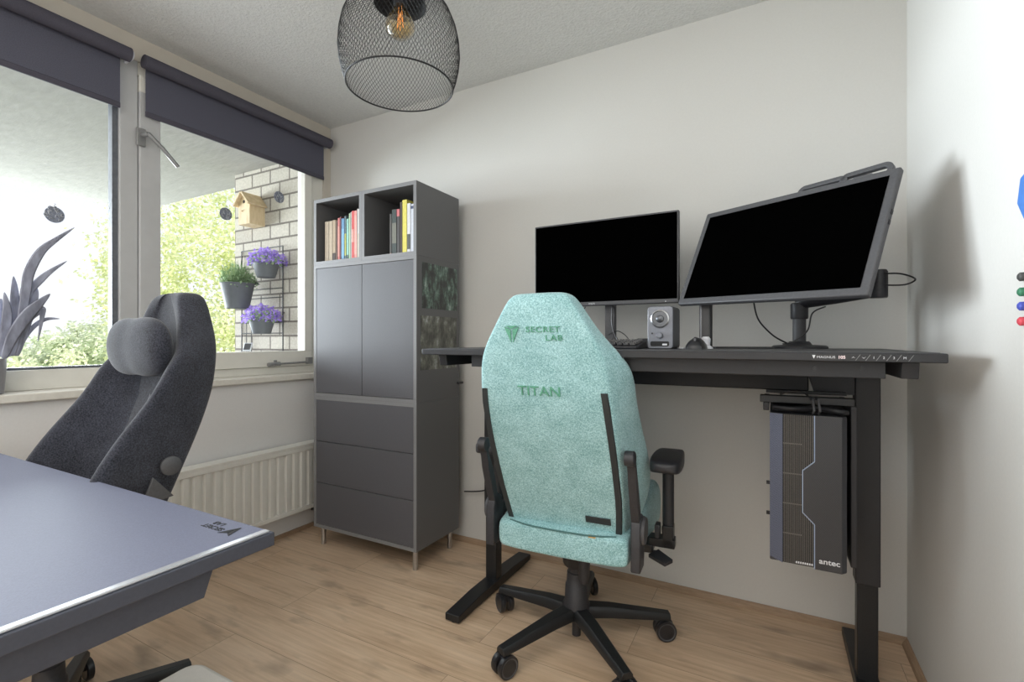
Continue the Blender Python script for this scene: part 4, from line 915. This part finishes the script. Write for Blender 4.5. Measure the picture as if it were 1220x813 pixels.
for a_, b_ in ed:
    A, B = Vector(vs[a_]), Vector(vs[b_]); d = (B - A)
    if d.length < 1e-6: continue
    d.normalize(); nn = Vector((A.x, A.y, .0)).normalized(); u = d.cross(nn).normalized() * wr; w_ = u.cross(d).normalized() * wr
    i = len(sh.v); sh.v += [tuple(A + u), tuple(A - u * .5 + w_ * .87), tuple(A - u * .5 - w_ * .87), tuple(B + u), tuple(B - u * .5 + w_ * .87), tuple(B - u * .5 - w_ * .87)]
    sh.f += [(i, i + 1, i + 4, i + 3), (i + 1, i + 2, i + 5, i + 4), (i + 2, i, i + 3, i + 5)]
o = sh.build('mesh_shade', M['lampwire'], lamp, smooth=False)
MB().tube([(.186 * math.cos(2 * PI * k / 64), .186 * math.sin(2 * PI * k / 64), 2.0) for k in range(65)], .0028, 8, caps=False).build('rim_ring', M['lampwire'], lamp)
MB().lathe([(.002, 2.340), (.04, 2.340), (.082, 2.328), (.092, 2.290), (.090, 2.290), (.078, 2.323), (.03, 2.334)], 32, caps=False).build('top_cup', M['lampwire'], lamp)
MB().lathe([(.022, 2.285), (.024, 2.29), (.024, 2.334)], 24).build('bulb_socket', M['black_pl'], lamp)
MB().tube([(0, 0, 2.34), (0, 0, 2.455)], .004, 8).build('cord', M['lampwire'], lamp)
MB().lathe([(.05, 2.450), (.052, 2.470)], 24).build('ceiling_rose', M['lampwire'], lamp)
bu = MB().lathe([(.016, 2.290), (.020, 2.280), (.038, 2.252), (.050, 2.228), (.052, 2.210), (.046, 2.192), (.028, 2.178), (.001, 2.173)], 32, caps=False).build('bulb', M['bulb'], lamp)
MB().tube([(-.006, 0, 2.285), (-.014, 0, 2.205), (-.004, .003, 2.265), (.0, 0, 2.20), (.004, -.003, 2.265), (.014, 0, 2.205), (.006, 0, 2.285)], .0012, 6).build('filament', M['filament'], bu)
# ------------------------------------------------------------------ right wall things
q = at('X', XR, 1222, 236)
tag(MB().prism([(math.cos(PI * k / 3 + .2) * .045, math.sin(PI * k / 3 + .2) * .05) for k in range(6)], 0, .012, T(XR - .0003, q.y - .041, q.z) @ RY(-PI / 2) @ RZ(PI / 2)).build('wall_tile', flat(66, 120, 196), bevel=.004), 'blue six-sided piece fixed to the right wall', 'wall decoration')
for py, col, nm in ((330, (66, 66, 66), 'charcoal'), (348, (52, 120, 88), 'green'), (365, (68, 80, 176), 'blue'), (383, (205, 70, 84), 'red')):
    q = at('X', XR, 1219.5, py); tag(MB().lathe([(.006, 0), (.0085, .001), (.0085, .006), (.005, .009)], 20, T(XR - .0003, q.y - .003, q.z) @ RY(-PI / 2)).build('round_magnet', flat(*col)), 'small round %s magnet in the column on the right wall' % nm, 'magnet', 'round magnets on the right wall')
# ------------------------------------------------------------------ light
sc = bpy.context.scene
wd = bpy.data.worlds.new('sky'); sc.world = wd; wd.use_nodes = True; nt = wd.node_tree; nt.nodes.clear()
wo = nt.nodes.new('ShaderNodeOutputWorld'); bg = nt.nodes.new('ShaderNodeBackground'); nt.links.new(bg.outputs[0], wo.inputs[0])
tc = nt.nodes.new('ShaderNodeTexCoord'); sx = nt.nodes.new('ShaderNodeSeparateXYZ'); cr = nt.nodes.new('ShaderNodeValToRGB')
nt.links.new(tc.outputs['Generated'], sx.inputs[0]); nt.links.new(sx.outputs[2], cr.inputs[0]); nt.links.new(cr.outputs[0], bg.inputs[0])
e = cr.color_ramp.elements; e[0].position = 0.; e[0].color = (.93, .93, .96, 1); e[1].position = .5; e[1].color = (.80, .85, .97, 1); n_ = e.new(.18); n_.color = (.885, .90, .98, 1)
bg.inputs[1].default_value = 1.22
def area(name, loc, rot, sx_, sy_, power, col, spread=PI):
    l = bpy.data.lights.new(name, 'AREA'); l.shape = 'RECTANGLE'; l.size = sx_; l.size_y = sy_; l.energy = power; l.color = col; l.spread = spread
    o = bpy.data.objects.new(name, l); C.objects.link(o); o.location = loc; o.rotation_euler = rot; return o
area('daylight_standin', (-8.2, .8, 1.50), (R(90), 0, R(-90)), 5.6, 2.0, 1230, (.87, .935, 1.0))  # added lamp standing in for the bright sky outside
area('window_fill', (-2.66, .55, 1.55), (R(90), 0, R(-90)), 2.3, 1.15, 20, (.88, .93, 1.0))  # added lamp just outside the glass, strengthens the incoming daylight
area('ceiling_fill', (-.9, -.6, 2.42), (0, 0, 0), 2.4, 1.8, 31, (1, .97, .93))  # unseen soft fill added under the ceiling behind the camera
area('rear_fill', (-1.0, -1.6, 1.45), (R(90), 0, 0), 2.6, 1.9, 21, (1, .98, .95))  # broad unseen fill added at the front wall to soften contrast
sun = bpy.data.lights.new('sun', 'SUN'); sun.energy = 5.5; sun.angle = R(2); sun.color = (1, .96, .88); so_ = bpy.data.objects.new('sun', sun); C.objects.link(so_)
so_.rotation_euler = Vector((-.55, .25, -.8)).to_track_quat('-Z', 'Y').to_euler()
sc.view_settings.view_transform = 'Standard'; sc.view_settings.look = 'None'; sc.view_settings.exposure = 0; sc.view_settings.gamma = 1
